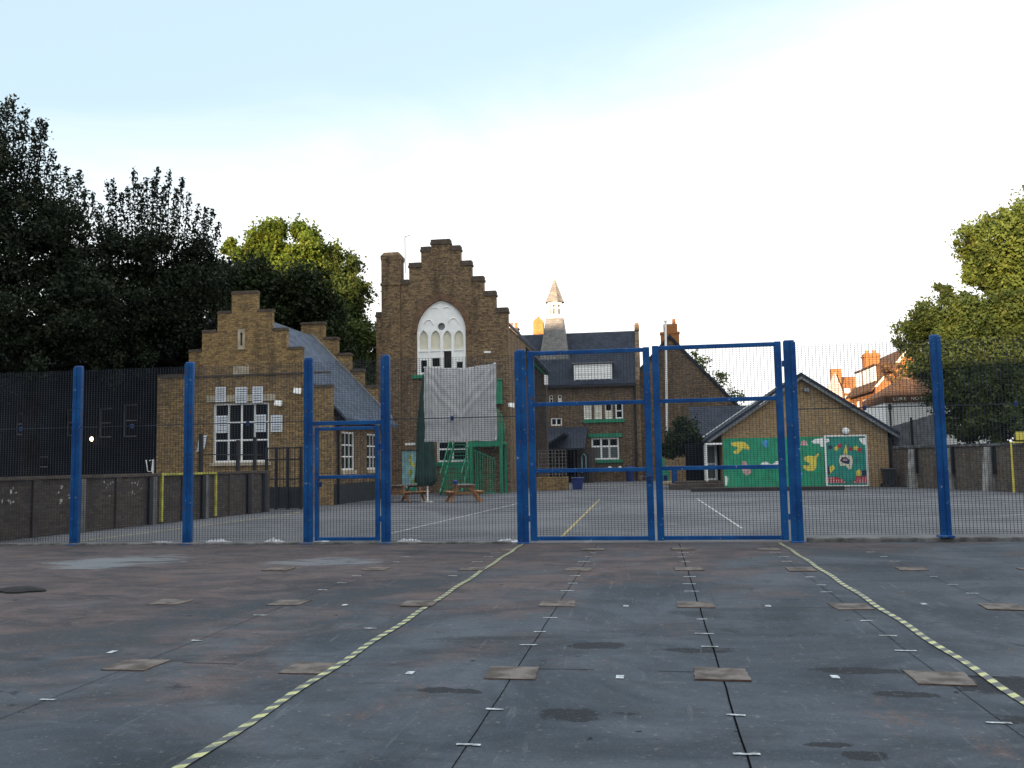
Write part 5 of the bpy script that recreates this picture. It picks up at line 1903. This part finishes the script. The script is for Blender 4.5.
# dense dark tree behind gable
tree('dense_tree', 'dense dark rounded tree behind the left stepped gable', (-22, 50, 0),
     [B(245, 290, 49, 2.6, 2, 1.7), B(290, 300, 49, 2.6, 2, 1.8), B(215, 300, 49, 2.4, 2, 2), B(260, 330, 49, 3.2, 2.2, 2.2), B(310, 320, 49, 2.2, 2, 1.6), B(230, 345, 49, 3, 2, 2), B(330, 345, 49, 2, 1.8, 1.3)],
     60000, .12, 'leaf_dark', 17, .4, clump=.55, clumps=50, shell=.4)
# tall lit tree
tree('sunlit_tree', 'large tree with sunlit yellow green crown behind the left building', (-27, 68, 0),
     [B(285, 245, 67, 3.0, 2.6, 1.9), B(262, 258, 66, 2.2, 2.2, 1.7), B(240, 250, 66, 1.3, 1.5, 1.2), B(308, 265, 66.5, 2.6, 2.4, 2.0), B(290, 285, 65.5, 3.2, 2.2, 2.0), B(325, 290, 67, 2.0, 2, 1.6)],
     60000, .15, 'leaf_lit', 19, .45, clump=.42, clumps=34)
tree('leafy_tree', 'mid green leafy tree between the left building and the hall', (-24, 66, 0),
     [B(338, 270, 67, 1.8, 2, 1.5), B(350, 300, 66, 1.9, 2, 2.0), B(335, 320, 65, 2.4, 2, 2.0), B(352, 335, 64, 2.0, 1.8, 1.6), B(365, 350, 63, 1.6, 1.6, 1.6), B(340, 350, 63, 2.2, 1.6, 2), B(368, 375, 62, 1.5, 1.4, 1.6), B(378, 395, 61, 1.3, 1.2, 1.6)],
     50000, .14, 'leaf_mid', 23, .35, clump=.42, clumps=34)
# right side trees
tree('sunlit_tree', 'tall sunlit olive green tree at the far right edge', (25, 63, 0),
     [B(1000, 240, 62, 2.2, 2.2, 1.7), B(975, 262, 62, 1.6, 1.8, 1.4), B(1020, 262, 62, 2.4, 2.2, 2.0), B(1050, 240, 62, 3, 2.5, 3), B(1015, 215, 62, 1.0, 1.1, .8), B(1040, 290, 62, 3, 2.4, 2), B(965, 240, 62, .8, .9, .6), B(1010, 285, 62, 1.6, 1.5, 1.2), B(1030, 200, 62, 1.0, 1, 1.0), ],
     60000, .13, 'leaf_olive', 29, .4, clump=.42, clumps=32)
tree('rounded_tree', 'rounded olive tree lit on top and dark below, above the right wall', (20, 56, 0),
     [B(958, 315, 55, 2.0, 2.0, 1.5), B(925, 328, 55, 1.5, 1.6, 1.2), B(990, 315, 55, 2.0, 2.0, 1.3), B(1024, 318, 55, 2.2, 2.0, 1.6), B(943, 290, 55, .8, .9, .6), B(1000, 350, 54, 3.0, 2.2, 1.9), B(960, 360, 54, 2.6, 2.0, 1.8), B(925, 350, 54, 1.5, 1.5, 1.3), B(1030, 370, 53, 2.6, 2, 2.0),
      B(985, 395, 52, 3.0, 1.8, 1.6), B(1020, 410, 51, 2.6, 1.6, 1.6), B(968, 400, 52, 1.5, 1.5, 1.8), B(970, 425, 50.5, 1.6, 1.2, 1.0), B(1010, 432, 49, 2.2, 1.2, .8)],
     90000, .11, 'leaf_mid', 31, .38, clump=.45, clumps=40, shell=.45)
tree('shrub', 'small straggly reddish shrub in front of the orange gable house', (18.6, 65, 0),
     [B(893, 372, 66, .7, .8, .6), B(906, 382, 66, .8, .8, .6), B(900, 392, 66, .9, .8, .5), B(918, 378, 66, .8, .8, .7)],
     3500, .16, 'blossom', 37, .1, cat='shrub', clump=.5, clumps=16)
# small trees
tree('small_tree', 'small round dark green tree in front of the garden wall', (2.35, 54, 0),
     [B(676, 442, 54, .75, .8, .8), B(688, 432, 54, .8, .8, .75), B(694, 446, 54, .6, .7, .6), B(668, 450, 54, .5, .6, .5), B(680, 425, 54, .5, .5, .4)],
     9000, .085, 'leaf_shrub', 41, .09, clump=.5, clumps=34, shell=.35)
tree('distant_tree', 'thin pale tree showing above the dark gable roof', (5.5, 82, 0),
     [B(700, 365, 82, 1.1, 1, .8), B(716, 380, 82, 1.0, 1, 1.0), B(692, 355, 82, .5, .5, .5), B(730, 400, 82, 1.2, 1, 1.0), B(718, 400, 82, 1, 1, 1)],
     2200, .13, 'leaf_olive', 43, .15, clump=.6, clumps=16)

# ------------------------------------------------------------------ sky, sun, exposure
W = D.worlds.new('World')
S.world = W
W.use_nodes = True
nt = W.node_tree
bg = nt.nodes['Background']
sky = N(nt, 'ShaderNodeTexSky', sky_type='NISHITA')
sky.sun_disc = False
sky.sun_elevation = math.radians(SUN_EL)
sky.sun_rotation = math.radians(180 + SUN_AZ)
sky.air_density = 1.0
sky.dust_density = 1.0
sky.ozone_density = 1.5
tc = N(nt, 'ShaderNodeTexCoord')
sp = N(nt, 'ShaderNodeSeparateXYZ'); L(nt, tc.outputs['Generated'], sp.inputs[0])
wisps = noise(nt, scaled(nt, tc.outputs['Generated'], (1.2, 1.2, 3.5)), 2.2, 7, .62, .5)
# thin high cloud: solid towards the horizon, breaking up overhead, lower on the left
h_ = val(nt, 'ADD', sp.outputs[2], val(nt, 'ADD', val(nt, 'MULTIPLY', val(nt, 'ADD', wisps, -.5), -.16), val(nt, 'MULTIPLY', sp.outputs[0], -.20)))
cl = N(nt, 'ShaderNodeMapRange', clamp=True, interpolation_type='SMOOTHSTEP')
cl.inputs[1].default_value = .47; cl.inputs[2].default_value = .25; cl.inputs[3].default_value = 0.0; cl.inputs[4].default_value = 1.0
L(nt, h_, cl.inputs[0])
veil = mixc(nt, .72, sky.outputs[0], (2.0, 2.48, 2.72))
mix_ = mixc(nt, val(nt, 'MULTIPLY', cl.outputs[0], .97), veil, (3.7, 3.68, 3.65))
# bright broken cloud added overhead, out of view, to lift the ground light
oh = ramp(nt, val(nt, 'ADD', sp.outputs[2], val(nt, 'MULTIPLY', val(nt, 'ADD', wisps, -.5), .5)), .55, .80)
mix_ = mixc(nt, oh, mix_, (5.2, 5.3, 5.4))
L(nt, mix_, bg.inputs[0])
bg.inputs[1].default_value = .10

sun = D.lights.new('sun', 'SUN')
sun.energy = 3.6
sun.angle = math.radians(.5)
sun.color = (1, .74, .48)
so = D.objects.new('sun', sun)
COL.objects.link(so)
el, az = math.radians(SUN_EL), math.radians(SUN_AZ)
dirv = Vector((math.sin(az) * math.cos(el), math.cos(az) * math.cos(el), -math.sin(el)))
so.rotation_euler = dirv.to_track_quat('-Z', 'Y').to_euler()

S.view_settings.view_transform = 'Standard'
S.view_settings.look = 'None'
S.view_settings.exposure = 2.0
S.view_settings.gamma = 1.0
S.view_settings.use_curve_mapping = False
